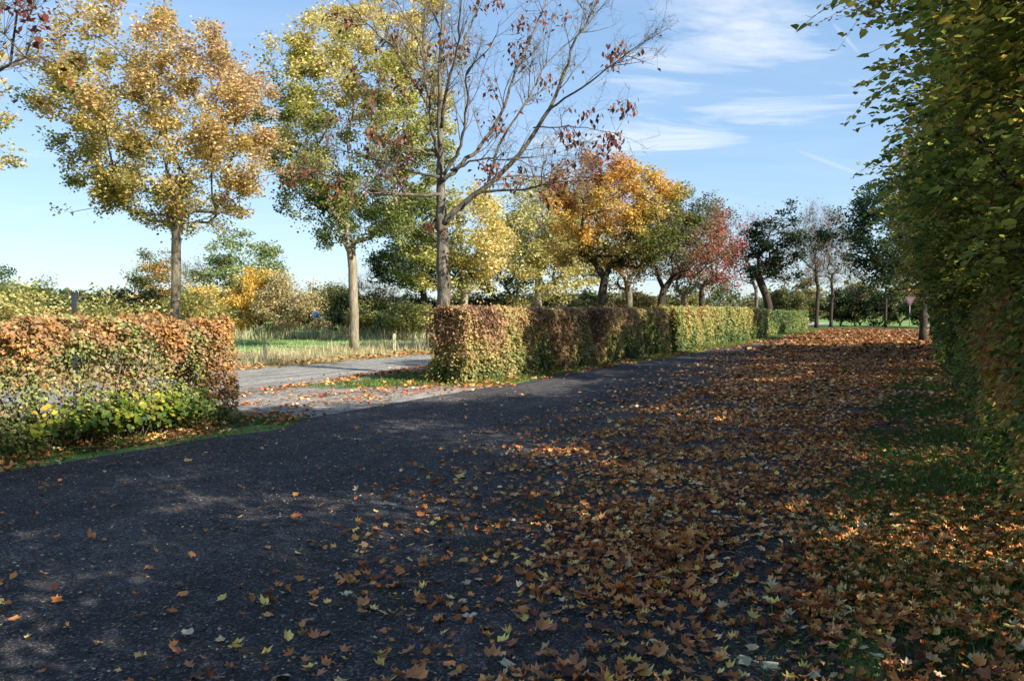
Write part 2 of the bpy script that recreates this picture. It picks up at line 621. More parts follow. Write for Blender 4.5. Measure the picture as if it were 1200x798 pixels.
def skeleton(tr, trunk_pts, targets, r_base, rng, droop=0.0, tip=.006, pw=2.25, twig_n=5, twig_l=.5, sides0=12, back=.35, spread=1.0, fork_i=None, min_r=0):
    """grow limbs from the trunk to every target; pipe-model radii; returns tips"""
    nodes = [np.array(p, float) for p in trunk_pts]
    par = [-1] + list(range(len(nodes) - 1))
    f0 = len(nodes) - 1 if fork_i is None else fork_i
    ok = [i >= f0 for i in range(len(nodes))]
    fork = nodes[f0]
    order = np.argsort(np.linalg.norm(targets - fork, axis=1))
    pos = np.array(nodes + [np.zeros(3)] * (len(targets) * 14))
    cnt = len(nodes)
    okm = np.zeros(len(pos), bool)
    okm[:cnt] = ok
    dist_root = np.zeros(len(pos))
    for i in range(1, cnt):
        dist_root[i] = dist_root[i - 1] + np.linalg.norm(pos[i] - pos[i - 1])
    tips = []
    for ti in order:
        T = targets[ti]
        v = T - pos[:cnt]
        dd = np.linalg.norm(v, axis=1)
        # prefer parents from which the branch keeps growing up and out
        pen = dd + back * dist_root[:cnt] + np.where(v[:, 2] < 0, -v[:, 2] * (1.1 - droop), 0) + np.where(okm[:cnt], 0, 1e6)
        j = int(np.argmin(pen))
        L = dd[j]
        steps = int(np.clip(L / .45, 1, 12))
        pj = par[j]
        d0 = unit(pos[j] - pos[pj]) if pj >= 0 else np.array([0, 0, 1.0])
        m = pos[j] + d0 * L * .3 * spread + np.array([0, 0, L * .12])
        prev = j
        for s in range(1, steps + 1):
            t = s / steps
            q = (1 - t) ** 2 * pos[j] + 2 * t * (1 - t) * m + t * t * T
            if s < steps:
                q = q + rng.normal(size=3) * .035 * min(L, 2)
            if cnt >= len(pos):
                pos = np.concatenate([pos, np.zeros((500, 3))])
                okm = np.concatenate([okm, np.zeros(500, bool)])
                dist_root = np.concatenate([dist_root, np.zeros(500)])
            pos[cnt] = q
            par.append(prev)
            okm[cnt] = True
            dist_root[cnt] = dist_root[prev] + np.linalg.norm(q - pos[prev])
            prev = cnt
            cnt += 1
        tips.append(prev)
    kids = [[] for _ in range(cnt)]
    for i in range(1, cnt):
        kids[par[i]].append(i)
    R = np.zeros(cnt)
    for i in range(cnt - 1, -1, -1):
        R[i] = max(tip, sum(R[k] ** pw for k in kids[i]) ** (1 / pw)) if kids[i] else tip
    # nodes are numbered so that children come after parents
    k = r_base / R[0]
    R = np.maximum(R * (1 + (k - 1) * np.clip(R / R[0], 0, 1) ** .6), min_r)
    R[:f0 + 1] = np.linspace(r_base, R[f0] if R[f0] < r_base else r_base * .8, f0 + 1)
    R[0] *= 1.25
    starts = [(0, None)]
    while starts:
        i, p0 = starts.pop()
        line = [] if p0 is None else [p0]
        cur = i
        while True:
            line.append(cur)
            if not kids[cur]:
                break
            ks = sorted(kids[cur], key=lambda q: -R[q])
            for q in ks[1:]:
                starts.append((q, cur))
            cur = ks[0]
        if len(line) < 2:
            continue
        rr = R[line].copy()
        if p0 is not None:
            rr[0] = min(rr[0], rr[1] * 1.25)
        big = rr.max()
        pts = pos[line]
        tr.add(pts, rr, sides0 if big > .07 else (6 if big > .02 else 4), cap=big > .03)
    tips = pos[np.array(tips)]
    if twig_n:
        A = np.repeat(pos[f0 + 1:cnt], 1, 0)
        pick = rng.integers(0, len(A), len(tips) * twig_n)
        a = A[pick]
        base = np.repeat(fork[None], len(a), 0)
        o = unit(a - base)
        b = a + unit(rng.normal(size=a.shape) * .8 + o * .9 + [0, 0, .25]) * rng.uniform(.4, 1.1, (len(a), 1)) * twig_l
        tr.sticks(a, b, .0045, .002)
        tips = np.concatenate([tips, b])
    return tips


def foliage(tips, n, spread, size, rng, palette, tfun, seed, shade_jit=.22, vflat=.55):
    wgt = rng.gamma(.9, 1.0, len(tips)) * np.clip(1.0 + 1.15 * wob(tips, 2.2 / max(1.0, spread * 4), seed + 9), .08, 3)
    pick = rng.choice(len(tips), size=n, p=wgt / wgt.sum())
    p = tips[pick] + unit(rng.normal(size=(n, 3))) * (rng.uniform(size=(n, 1)) ** .5) * 1.9 * np.array([spread, spread, spread * vflat])
    cl = np.random.default_rng(seed + 3).normal(size=len(tips))[pick]
    t = tfun(p) + .10 * cl + rng.normal(size=n) * .10
    c = ramp(palette, t) * (1 + shade_jit * rng.normal(size=(n, 1))).clip(.45, 1.7)
    s = size * rng.uniform(.65, 1.25, n)
    return p, s, c


def tree(name, label, cat, base, trunk, centre, rad, palette, tfun, n_targets=220, n_leaves=16000, leaf=.14, r=.16, seed=1, bark=None, spread=.28,
         gap=.12, hollow=.35, group=None, flat_bottom=0.0, shape='rhomb', twig_l=.55, twig_n=5, droop=0, back=.35, lump=.22, extra=None, up=.45, leaf_droop=.25, fork_i=None, crown_name='crown', vflat=.55, tipr=.006):
    rng = np.random.default_rng(seed)
    root = empty(name, base)
    tag(root, label, cat, group)
    tr = Tubes()
    tg = crown_points(centre, rad, n_targets, rng, seed, hollow, gap, flat_bottom, lump)
    if extra is not None:
        tg = np.concatenate([tg, extra])
    tips = skeleton(tr, trunk, tg, r, rng, twig_n=twig_n, twig_l=twig_l, droop=droop, back=back, fork_i=fork_i, tip=tipr)
    tr.obj('trunk', bark or M_BARK, root, loc=base)
    if n_leaves:
        p, s, c = foliage(tips, n_leaves, spread, leaf, rng, palette, tfun, seed, vflat=vflat)
        out = unit(p - np.array(centre)[None])
        leaf_obj(crown_name, p, s, c, M_LEAF, root, loc=base, shape=shape, up=up, droop=leaf_droop, rng=rng, out=out)
    return root


def trunk_line(px, base_y_world, Y, z_fork, lean=(0, 0), n=7, wig=.05, seed=0):
    r = np.random.default_rng(seed)
    b = P(px, 365, Y)
    b[2] = 0
    pts = []
    for i in range(n):
        t = i / (n - 1)
        w = r.normal(size=2) * wig * (0 < i < n)
        pts.append([b[0] + lean[0] * t * t + w[0] * t, b[1] + lean[1] * t * t + w[1] * t, z_fork * t - (.05 if i == 0 else 0)])
    return b, np.array(pts)


GOLD = pal('566628', '7c8034', 'a0923e', 'b29a4a', 'b89c5a', 'b29468', 'a8886e')
YELLOWGREEN = pal('2c4018', '465a20', '6c7a30', '94923c', 'b4a650', 'c4ae64')
GREEN = pal('16260c', '223710', '34491a', '4b5f22', '6c7630')
PALEYEL = pal('4b5a22', '74782e', '989444', 'b0a558', 'bfb06c')
ORANGE = pal('4c5a1a', '807a28', 'b0922c', 'cea42a', 'be8a36', 'a0683a', '8c5a44')
REDG = pal('4a5634', '606540', '7a6a48', '8d5844', '9c4438', 'a83834')
DARKGREEN = pal('0f1c0c', '1a2b12', '24381a', '33481f')
BLUEGREEN = pal('15281a', '1f3a24', '2c4a2a', '41592c', '6a6a30')
TAN = pal('66603c', '8c8050', 'a69660', 'b4a074')
YELLOW = pal('6a6a18', 'a08e20', 'cca828', 'd8b636')


# ---- the row of maples beyond the road
def maples():
    b, tl = trunk_line(205, 0, 26.7, 3.7, lean=(.05, .1), seed=1, wig=.03)
    top = P(192, 150, 26.7)
    tree('maple_tree', 'golden maple with a round crown, left of the bare oak, standing beyond the left hedge', 'tree', b, tl, (top[0], 26.9, 7.9), (3.75, 3.7, 3.7), GOLD,
         lambda p: .52 + .07 * (p[:, 2] - 8) + .07 * (p[:, 0] - top[0]) + .12 * wob(p, 1.1, 3), 260, 60000, .112, .155, 21, M_BARK, .2, gap=.2, flat_bottom=.12, group='maples along the far side of the road', lump=.24, vflat=.7, hollow=.42)
    b, tl = trunk_line(415, 0, 34.5, 4.3, lean=(-.1, 0), seed=2, wig=.03)
    tree('maple_tree', 'tall maple, yellow above and green below, pale trunk in the dry grass beyond the road', 'tree', b, tl, (P(418, 100, 34.5)[0], 34.7, 10.1), (4.2, 4.2, 6.1), YELLOWGREEN,
         lambda p: .54 + .075 * (p[:, 2] - 9.0) + .16 * wob(p, .9, 8), 320, 72000, .13, .20, 22, M_BARK_PALE, .23, gap=.2, flat_bottom=.07, group='maples along the far side of the road', lump=.22, vflat=.7, hollow=.42)
    # third
    b, tl = trunk_line(545, 0, 43.3, 3.9, seed=3, wig=.02)
    tree('maple_tree', 'small yellow-green maple with a thin pale trunk seen just right of the bare oak trunk', 'tree', b, tl, (P(515, 100, 43.3)[0], 43.6, 5.7), (3.9, 3.6, 2.9), YELLOWGREEN,
         lambda p: .62 + .12 * (p[:, 0] - b[0] + 1) + .15 * wob(p, .9, 8), 240, 20000, .17, .19, 23, M_BARK_PALE, .3, gap=.12, group='maples along the far side of the road')
    b, tl = trunk_line(631, 0, 51.6, 4.2, seed=4, wig=.02)
    tree('maple_tree', 'pale yellow maple with a pale trunk over the middle hedge, left of the orange tree', 'tree', b, tl, (P(632, 100, 51.6)[0], 51.8, 6.4), (3.9, 3.6, 3.9), PALEYEL,
         lambda p: .6 - .03 * (p[:, 2] - 7) + .15 * wob(p, .9, 8), 260, 22000, .18, .24, 24, M_BARK_PALE, .32, gap=.14, group='maples along the far side of the road')
    # the first of the row, only its right side is in the picture
    c = uv(8.8, -22.7)
    tl = np.array([[c[0], c[1], z] for z in np.linspace(0, 3.6, 7)])
    tree('maple_tree', 'golden maple at the left edge of the picture, mostly cut off', 'tree', c, tl, (c[0] - .2, c[1], 6.7), (3.7, 3.9, 2.7), GOLD,
         lambda p: .48 + .05 * (p[:, 2] - 7) + .12 * wob(p, 1.1, 9), 240, 46000, .11, .18, 25, M_BARK, .2, gap=.18, flat_bottom=.1, group='maples along the far side of the road')


# ---- the bare red oak
def bare_oak():
    Y0 = 20.7
    rng = np.random.default_rng(5)
    base = P(520, 365, Y0)
    base[2] = 0
    root = empty('oak_tree', base)
    tag(root, 'nearly bare oak with few dark red leaves behind the near end of the middle hedge', 'tree')

    def limb(pts, dy, r0, r1, n=None):
        m = len(pts)
        q = [P(px, py, Y0 + dy * (i / (m - 1)) ** 1.2) for i, (px, py) in enumerate(pts)]
        n = n or m * 4
        L = smooth_line(q, n)
        L[1:-1] += rng.normal(size=(n - 2, 3)) * .018
        return L, np.linspace(r0, r1, n) ** 1.0
    limbs = [
        (*limb([(520, 365), (520, 330), (519, 300), (518, 250), (517, 205), (516, 140), (515, 85), (519, 25), (522, -50), (526, -130)], .4, .20, .02, 34), 12, 1),
        (*limb([(520, 262), (540, 240), (565, 222), (600, 190), (640, 135), (662, 85), (674, 50), (700, 5), (716, -50)], -1.6, .092, .010), 10, 1),
        (*limb([(646, 127), (690, 97), (735, 62), (780, 30)], -2.4, .03, .005), 6, 1),
        (*limb([(572, 214), (588, 165), (622, 112), (640, 76), (690, 28), (732, -25)], 1.4, .042, .006), 8, 1),
        (*limb([(518, 212), (545, 190), (568, 165), (592, 122), (606, 78), (624, 40), (640, 0), (655, -55)], 1.2, .062, .008), 8, 1),
        (*limb([(520, 205), (536, 180), (544, 150), (548, 112), (546, 85), (572, 60), (590, 20)], -2.2, .05, .006), 6, 1),
        (*limb([(516, 228), (480, 229), (440, 226), (405, 212), (378, 203), (330, 188)], -1.5, .05, .007), 8, 1),
        (*limb([(515, 208), (480, 201), (450, 190), (412, 180), (360, 166)], 1.8, .045, .006), 6, 1),
        (*limb([(514, 186), (506, 152), (500, 105), (490, 50), (466, 4), (450, -40)], -1.0, .05, .008), 8, 1),
        (*limb([(512, 182), (485, 173), (462, 166), (430, 150), (400, 148)], -2.6, .035, .005), 6, 1),
        (*limb([(503, 125), (482, 92), (460, 55), (440, 38), (410, 4), (380, -40)], 1.5, .045, .008), 6, 1),
        (*limb([(458, 48), (446, 12), (438, -30)], 1.0, .025, .006), 6, 1),
        (*limb([(561, 225), (615, 222), (650, 214), (700, 212)], -3.0, .04, .006), 6, 1),
        (*limb([(575, 213), (605, 205), (640, 208), (680, 198)], 2.2, .035, .006), 6, 1),
        (*limb([(528, 200), (565, 186), (610, 190), (660, 208)], -1.2, .035, .005), 6, 1),
        (*limb([(516, 75), (498, 86), (488, 70), (470, 40)], -1.4, .03, .006), 6, 1),
        (*limb([(517, 70), (540, 55), (552, 30), (562, 0), (570, -50)], 1.4, .04, .008), 6, 1),
        (*limb([(518, 40), (505, 10), (480, -30)], 1.8, .035, .008), 6, 1),
        (*limb([(625, 150), (680, 150), (735, 158)], -2.0, .022, .004), 5, 1),
        (*limb([(600, 186), (650, 180), (690, 165)], 1.8, .02, .004), 5, 1),
        (*limb([(517, 150), (522, 110), (535, 60), (540, 10), (548, -60)], -2.8, .05, .008), 6, 1),
        (*limb([(517, 170), (512, 120), (495, 60), (500, 0), (490, -60)], 2.6, .05, .008), 6, 1),
    ]
    limbs[0][0][0, 2] = -.05
    tr = Tubes()
    bb = Tubes()
    # the part of the trunk below the eye line
    P0 = limbs[0][0]
    tr.add(np.concatenate([[[P0[1][0], P0[1][1], -.1], [P0[1][0], P0[1][1], .3], [P0[1][0], P0[1][1], 1.0]], P0[1:]]),
           np.concatenate([[.27, .215, .20], np.interp(np.linspace(0, 1, len(P0) - 1), [0, .15, .3, .45, .6, 1], [.185, .17, .15, .095, .062, .012])]), 14)
    segs = []
    for (L, R, sides, _) in limbs[1:]:
        bb.add(L, R * np.linspace(1.0, .9, len(R)), sides)
        segs.append((L, R))
    segs.append((P0[14:], np.linspace(.07, .012, len(P0) - 14)))
    # side shoots, two further orders
    ends = []

    def shoot(L, R, lvl):
        ln = np.linalg.norm(np.diff(L, axis=0), axis=1).sum()
        k = max(2, int(ln / (.36 if lvl == 0 else .24)))
        for _ in range(k):
            t = rng.uniform(.22 if lvl == 0 else .12, 1.0)
            i = min(int(t * (len(L) - 1)), len(L) - 2)
            o = L[i] + (L[i + 1] - L[i]) * rng.uniform()
            d = unit(L[i + 1] - L[i])
            side = unit(np.cross(d, rng.normal(size=3)))
            ang = rng.uniform(.5, 1.0)
            dd = unit(d * math.cos(ang) + side * math.sin(ang) + np.array([0, 0, .15]))
            l = (rng.uniform(.7, 1.9) if lvl == 0 else rng.uniform(.25, .75)) * (1.15 - .6 * t)
            m = 7 if lvl == 0 else 4
            pts = [o]
            for s in range(m - 1):
                dd = unit(dd + rng.normal(size=3) * .13 + np.array([0, 0, .04]))
                pts.append(pts[-1] + dd * l / (m - 1))
            pts = np.array(pts)
            r0 = min(.016 if lvl == 0 else .007, R[i] * .7)
            bb.add(pts, np.linspace(r0, .0028, m), 4 if lvl == 0 else 3, cap=False)
            ends.append(pts[-1])
            if lvl < 1:
                shoot(pts, np.linspace(r0, .003, m), lvl + 1)
            else:
                ends.append(pts[2])
    for (L, R) in segs:
        shoot(L, R, 0)
    ends = np.array(ends)
    a = ends[rng.integers(0, len(ends), 6000)]
    b = a + unit(rng.normal(size=a.shape) + [0, 0, .5]) * rng.uniform(.12, .38, (len(a), 1))
    bb.sticks(a, b, .0032, .0018)
    tr.obj('trunk', M_BARK, root, loc=base)
    bb.obj('branches', M_BARK, root, loc=base)
    # the leaves still hanging: small bunches here and there
    bunch = [(700, 155, -2), (715, 158, -2), (728, 157, -2), (690, 150, -2), (672, 160, -1), (655, 150, -2), (545, 55, .5), (530, 60, 0), (507, 62, 0), (520, 52, 0), (640, 25, 1), (655, 30, 1), (575, 145, 1),
             (580, 150, 0), (560, 215, 0), (575, 200, -1), (555, 205, 1), (590, 210, -2), (410, 100, 1), (428, 115, 0), (440, 110, -1), (470, 105, -1), (480, 95, 0), (405, 115, 1), (385, 225, -1), (365, 215, -1), (420, 228, -1),
             (450, 150, -2), (470, 160, -2), (440, 165, -1), (395, 25, 1), (407, 32, 1), (507, 268, 0), (510, 272, 0), (460, 40, 1), (462, 45, 1), (700, 68, -2), (712, 62, -2), (640, 95, 1), (648, 85, 1), (610, 60, 1), (615, 66, 1),
             (740, 130, -2), (745, 135, -2), (575, 100, 0), (620, 245, -2), (350, 195, -1), (335, 215, -1), (640, 215, -2), (655, 210, -2), (625, 200, 1), (600, 20, 1), (560, 12, 0), (590, 5, 1), (480, 210, 0), (495, 185, 0), (455, 200, 1), (430, 205, 0)]
    q = []
    for (px, py, dy) in bunch:
        k = rng.integers(14, 36)
        c = P(px + rng.normal() * 3, py + rng.normal() * 3, Y0 + dy * .8 + rng.normal() * .3)
        j = np.argmin(np.linalg.norm(ends - c, axis=1))
        c = c * .4 + ends[j] * .6 if np.linalg.norm(ends[j] - c) < 1.2 else c
        q.append(c + rng.normal(size=(k, 3)) * [.16, .2, .13])
    k = 260
    sel = ends[rng.integers(0, len(ends), k)]
    sel = sel[sel[:, 2] < 11]
    q.append(sel + rng.normal(size=sel.shape) * .05)
    q = np.concatenate(q)
    c = ramp(pal('3d201a', '5a3024', '7a402c', '8f5438', '6a4030'), rng.uniform(size=len(q)))
    leaf_obj('leaves', q, rng.uniform(.11, .19, len(q)), c, M_LEAF, root, loc=base, up=0.0, droop=1.6, width=.55, rng=rng)

    # the neighbour of the oak: stands left of the picture, a few branches reach into the corner
    c = uv(6.4, -11.3)
    tl = np.array([[c[0] - 1.6, c[1], z] for z in np.linspace(0, 3.4, 6)])
    c = c + np.array([-1.6, 0, 0])
    tree('oak_tree', 'red leaved oak whose branch tips reach into the top left corner', 'tree', c, tl, (c[0] - .2, c[1], 6.7), (2.3, 2.6, 2.4),
         pal('3d1c18', '5a2820', '7a3426', '8a4630'), lambda p: np.full(len(p), .5), 110, 1700, .10, .10, 31, M_BARK, .16, gap=.05, hollow=.2, twig_l=.8, twig_n=10,
         extra=np.array([P(20, 15, 10.6), P(38, 12, 10.4), P(5, 40, 10.3), P(30, 68, 10.6), P(12, 75, 10.8), P(32, 3, 11)]), lump=.1)


# ---- trees of the near row, standing behind the hedge of the car park
def hedge_row_trees():
    b, tl = trunk_line(706, 0, 31.2, 2.35, seed=6, wig=.02)
    c = (P(726, 100, 31.2)[0], 31.5, 5.45)
    tree('cherry_tree', 'orange and golden tree with a dark forked trunk, brightest crown behind the middle hedge', 'tree', b, tl, c, (2.65, 2.6, 2.45), ORANGE,
         lambda p: .40 + .16 * (p[:, 2] - 5.6) - .1 * (p[:, 0] - c[0]) + .16 * wob(p, 1.5, 4), 260, 34000, .105, .17, 41, M_BARK_DARK, .19, gap=.06, flat_bottom=.15, back=.2, twig_l=.4)
    b, tl = trunk_line(772, 0, 36.8, 2.2, lean=(.1, 0), seed=7, wig=.04)
    c = (P(797, 100, 36.8)[0], 37, 4.9)
    tree('cherry_tree', 'grey-green tree turning red, with a low forking dark trunk right of the orange tree', 'tree', b, tl, c, (2.3, 2.3, 2.25), REDG,
         lambda p: .22 + .16 * (p[:, 0] - c[0]) - .15 * (p[:, 2] - 5) + .3 * wob(p, 1.5, 5), 200, 13000, .105, .17, 42, M_BARK_DARK, .19, gap=.16, flat_bottom=.15, back=.2, twig_l=.4)
    b, tl = trunk_line(822, 0, 44.5, 2.4, seed=8, wig=.04)
    c = (P(832, 100, 44.5)[0], 44.8, 5.1)
    tree('cherry_tree', 'thinning bright red tree over the green hedge section', 'tree', b, tl, c, (2.35, 2.3, 2.5), REDG,
         lambda p: .45 + .22 * (p[:, 0] - c[0]) + .35 * wob(p, 1.2, 6), 170, 6500, .12, .17, 43, M_BARK_DARK, .22, gap=.22, flat_bottom=.1, back=.2, twig_l=.55)
    # the ivy covered leaning tree
    b, tl = trunk_line(904, 0, 61, 4.6, lean=(-1.1, 0), seed=9, wig=.03)
    c = (P(905, 100, 61)[0], 61.2, 6.2)
    tree('ivy_covered_tree', 'dark leaning tree overgrown with ivy behind the end of the hedge', 'tree', b, tl, c, (2.8, 2.6, 2.6), DARKGREEN,
         lambda p: .45 + .2 * wob(p, 1.2, 6), 110, 6500, .2, .30, 44, M_BARK_DARK, .28, gap=.34, lump=.35)
    c2 = (P(892, 100, 63)[0], 64, 6.8)
    b, tl = trunk_line(886, 0, 64, 3.4, seed=10, wig=.04)
    tree('rowan_tree', 'almost bare tree with scattered reddish leaves behind the ivy covered tree', 'tree', b, tl, c2, (3.4, 2.6, 3.5), pal('6a3a34', '8a4a40', '94564a'),
         lambda p: .5 + .3 * wob(p, 1.2, 6), 150, 2200, .15, .14, 45, M_TWIG, .25, gap=.15, twig_l=.9, twig_n=9)
    # bare trees at the far end
    for k, (px, cx, Y, lab, sd, rr) in enumerate(((957, 957, 82, 'left one of the two bare brownish trees at the far end', 46, .2),
                                             (974, 978, 86, 'right one of the two bare brownish trees at the far end', 47, .17))):
        b, tl = trunk_line(px, 0, Y, 4.0, lean=(.15, 0), seed=sd, wig=.02)
        c = (P(cx, 100, Y)[0], Y, 8.3)
        tree('bare_tree', lab, 'tree', b, tl, c, (3.0, 2.8, 4.3), pal('6b5546', '86684e', '8d7350'),
             lambda p: .5 + .3 * wob(p, 1.2, 6), 190, 3200, .15, rr, sd, M_BARK_DARK, .3, gap=.05, twig_l=1.1, twig_n=26, hollow=.2, group=None)
    # dark green trees at the right, beyond the near ones
    b, tl = trunk_line(1082, 0, 44, 3.2, seed=12, wig=.04)
    c = (P(1048, 100, 44)[0], 44.5, 6.0)
    tree('maple_tree', 'blue-green maple with a dark trunk where the right hand trees end', 'tree', b, tl, c, (2.75, 3.0, 3.1), BLUEGREEN,
         lambda p: .42 + .3 * wob(p, 1.0, 6), 230, 15000, .17, .2, 48, M_BARK_DARK, .3, gap=.1, back=.2)
    b, tl = trunk_line(1092, 0, 52, 2.9, seed=13, wig=.04)
    c = (P(1078, 100, 52)[0], 52.5, 4.5)
    tree('maple_tree', 'small golden brown maple glowing beside the dark trunk where the right hedge ends', 'tree', b, tl, c, (1.5, 1.5, 1.5), pal('6a5a14', '9a7416', 'b5801c'),
         lambda p: .5 + .3 * wob(p, 1.0, 6), 90, 3500, .16, .12, 49, M_BARK_DARK, .25, gap=.1)


# ---- the wall of foliage at the right
def right_trees():
    PR = pal('304412', '43581a', '5a6c20', '747a24', '928a28', 'aa8e2c', 'a0742e')
    us = [-7.2, -3.6, .2, 4.2, 8.0, 11.6, 15.4, 19.2, 23.2, 27.4, 31.8, 36.4]
    labels = {8.0: 'nearest green and yellow hornbeam of the right hand row, filling the upper right corner',
              11.6: 'second hornbeam from the camera in the right hand row, reaching out over the leaves',
              15.4: 'third hornbeam from the camera in the right hand row, with drooping green sprays',
              19.2: 'fourth hornbeam from the camera in the right hand row',
              23.2: 'fifth hornbeam from the camera in the right hand row',
              27.4: 'sixth hornbeam from the camera in the right hand row, half hidden by nearer ones',
              31.8: 'seventh hornbeam from the camera in the right hand row, half hidden by nearer ones',
              36.4: 'farthest hornbeam of the right hand row, next to the blue-green maple',
              4.2: 'hornbeam just outside the right edge whose branches enter the picture',
              .2: 'hornbeam beside the camera, out of the picture', -3.6: 'hornbeam just behind the camera', -7.2: 'hornbeam farthest behind the camera'}
    for k, u in enumerate(us):
        rng = np.random.default_rng(60 + k)
        vis = u > 2
        v0 = 2.4
        base = uv(u, v0)
        H = 6.3 + .3 * math.sin(k * 1.9)
        H = {11.6: 4.7, 15.4: 4.0, 19.2: 9.6, 23.2: 10.2, 27.4: 9.8, 31.8: 5.0, 36.4: 4.8}.get(u, H)
        tl = np.array([[base[0] + .06 * math.sin(z * 2 + k), base[1] + .05 * math.cos(z * 3 + k), z] for z in np.linspace(-.05, 1.9, 5)])
        reach = 2.0 if u > 17 else 2.45 if u > 6 else (1.15 if u < 1 else 2.1)
        cen = np.array(uv(u, v0 - (reach - 1.9) / 2 - .1, (H + 1.5) / 2 + .1))
        n_t = 420 if vis else 130
        # an ellipsoid aligned with the row
        loc = crown_points((0, 0, 0), (2.45, (reach + 2.0) / 2, (H - 1.4) / 2), n_t, rng, 70 + k, .58 if vis else .3, .03, 0, .14)
        tg = np.stack([cen[0] + loc[:, 0] * DX + loc[:, 1] * NX, cen[1] + loc[:, 0] * DY + loc[:, 1] * NY, cen[2] + loc[:, 2]], 1)
        root = empty('hornbeam_tree', base)
        tag(root, labels[u], 'tree', 'hornbeams in the right hand row')
        tr = Tubes()
        tips = skeleton(tr, tl, tg, .12, rng, twig_n=8 if vis else 2, twig_l=.55, droop=.6, back=.3)
        tr.obj('trunk', M_BARK_DARK, root, loc=base)
        near = u < 18
        n = (88000 if near else 40000) if vis else 4500
        size = (.064 if near else .11) if vis else .16
        # drooping sprays: a thin shoot with leaves set alternately along it
        per = 11 if vis else 5
        m = n // per
        w8 = rng.gamma(1.2, 1, len(tips)) * np.clip(1 + .9 * wob(tips, 1.8, 90 + k), .12, 3)
        sp = rng.choice(len(tips), size=m, p=w8 / w8.sum())
        st = tips[sp] + rng.normal(size=(m, 3)) * [.10, .10, .07]
        ax = unit((st - np.array(cen)[None]) * [1, 1, .25])
        ax = unit(ax + rng.normal(size=(m, 3)) * [.65, .65, .32] + [0, 0, -.12])
        ln = rng.uniform(.22, .55, m)
        drop = rng.uniform(.05, .25, m)
        mid_ = st + ax * (ln * .5)[:, None] + np.stack([ln * 0, ln * 0, -drop * ln * .3], 1)
        end_ = st + ax * ln[:, None] + np.stack([ln * 0, ln * 0, -drop * ln * 1.6], 1)
        if vis:
            tw = Tubes()
            tw.sticks(st, mid_, .0028, .002)
            tw.sticks(mid_, end_, .002, .0012)
            tw.obj('twigs', M_BARK_DARK, root, loc=base)
        tt = np.tile(np.linspace(.08, 1.0, per), m)
        A_, B_, C_ = (np.repeat(q_, per, 0) for q_ in (st, mid_, end_))
        t1 = tt[:, None]
        p = (1 - t1) ** 2 * A_ + 2 * t1 * (1 - t1) * B_ + t1 ** 2 * C_
        n = len(p)
        sgn = np.tile(np.where(np.arange(per) % 2, 1.0, -1.0), m)[:, None]
        axr = np.repeat(ax, per, 0)
        sidev = unit(np.cross(axr, [0, 0, 1.0])) * sgn
        p = p + rng.normal(size=(n, 3)) * .012
        odir = (axr * .8 + sidev * 1.1) * 2.2
        cl = np.repeat(rng.normal(size=m), per)
        t = .46 + .11 * cl + .20 * wob(p, 1.2, 12) + rng.normal(size=n) * .12 + .035 * (p[:, 2] - 3.5)
        vq = to_uv(p[:, 0], p[:, 1])[1]
        t = t + .22 * np.clip((.6 - vq) / 1.6, 0, 1) * (rng.uniform(size=n) < .6)
        c = ramp(PR, t) * (1 + .2 * rng.normal(size=(n, 1))).clip(.5, 1.6)
        out = odir
        leaf_obj('crown', p, size * rng.uniform(.55, 1.4, n), c, M_LEAF_THIN, root, loc=base, shape='oval' if near and vis else 'rhomb', up=1.1, droop=.5, width=.72, rng=rng, out=out)


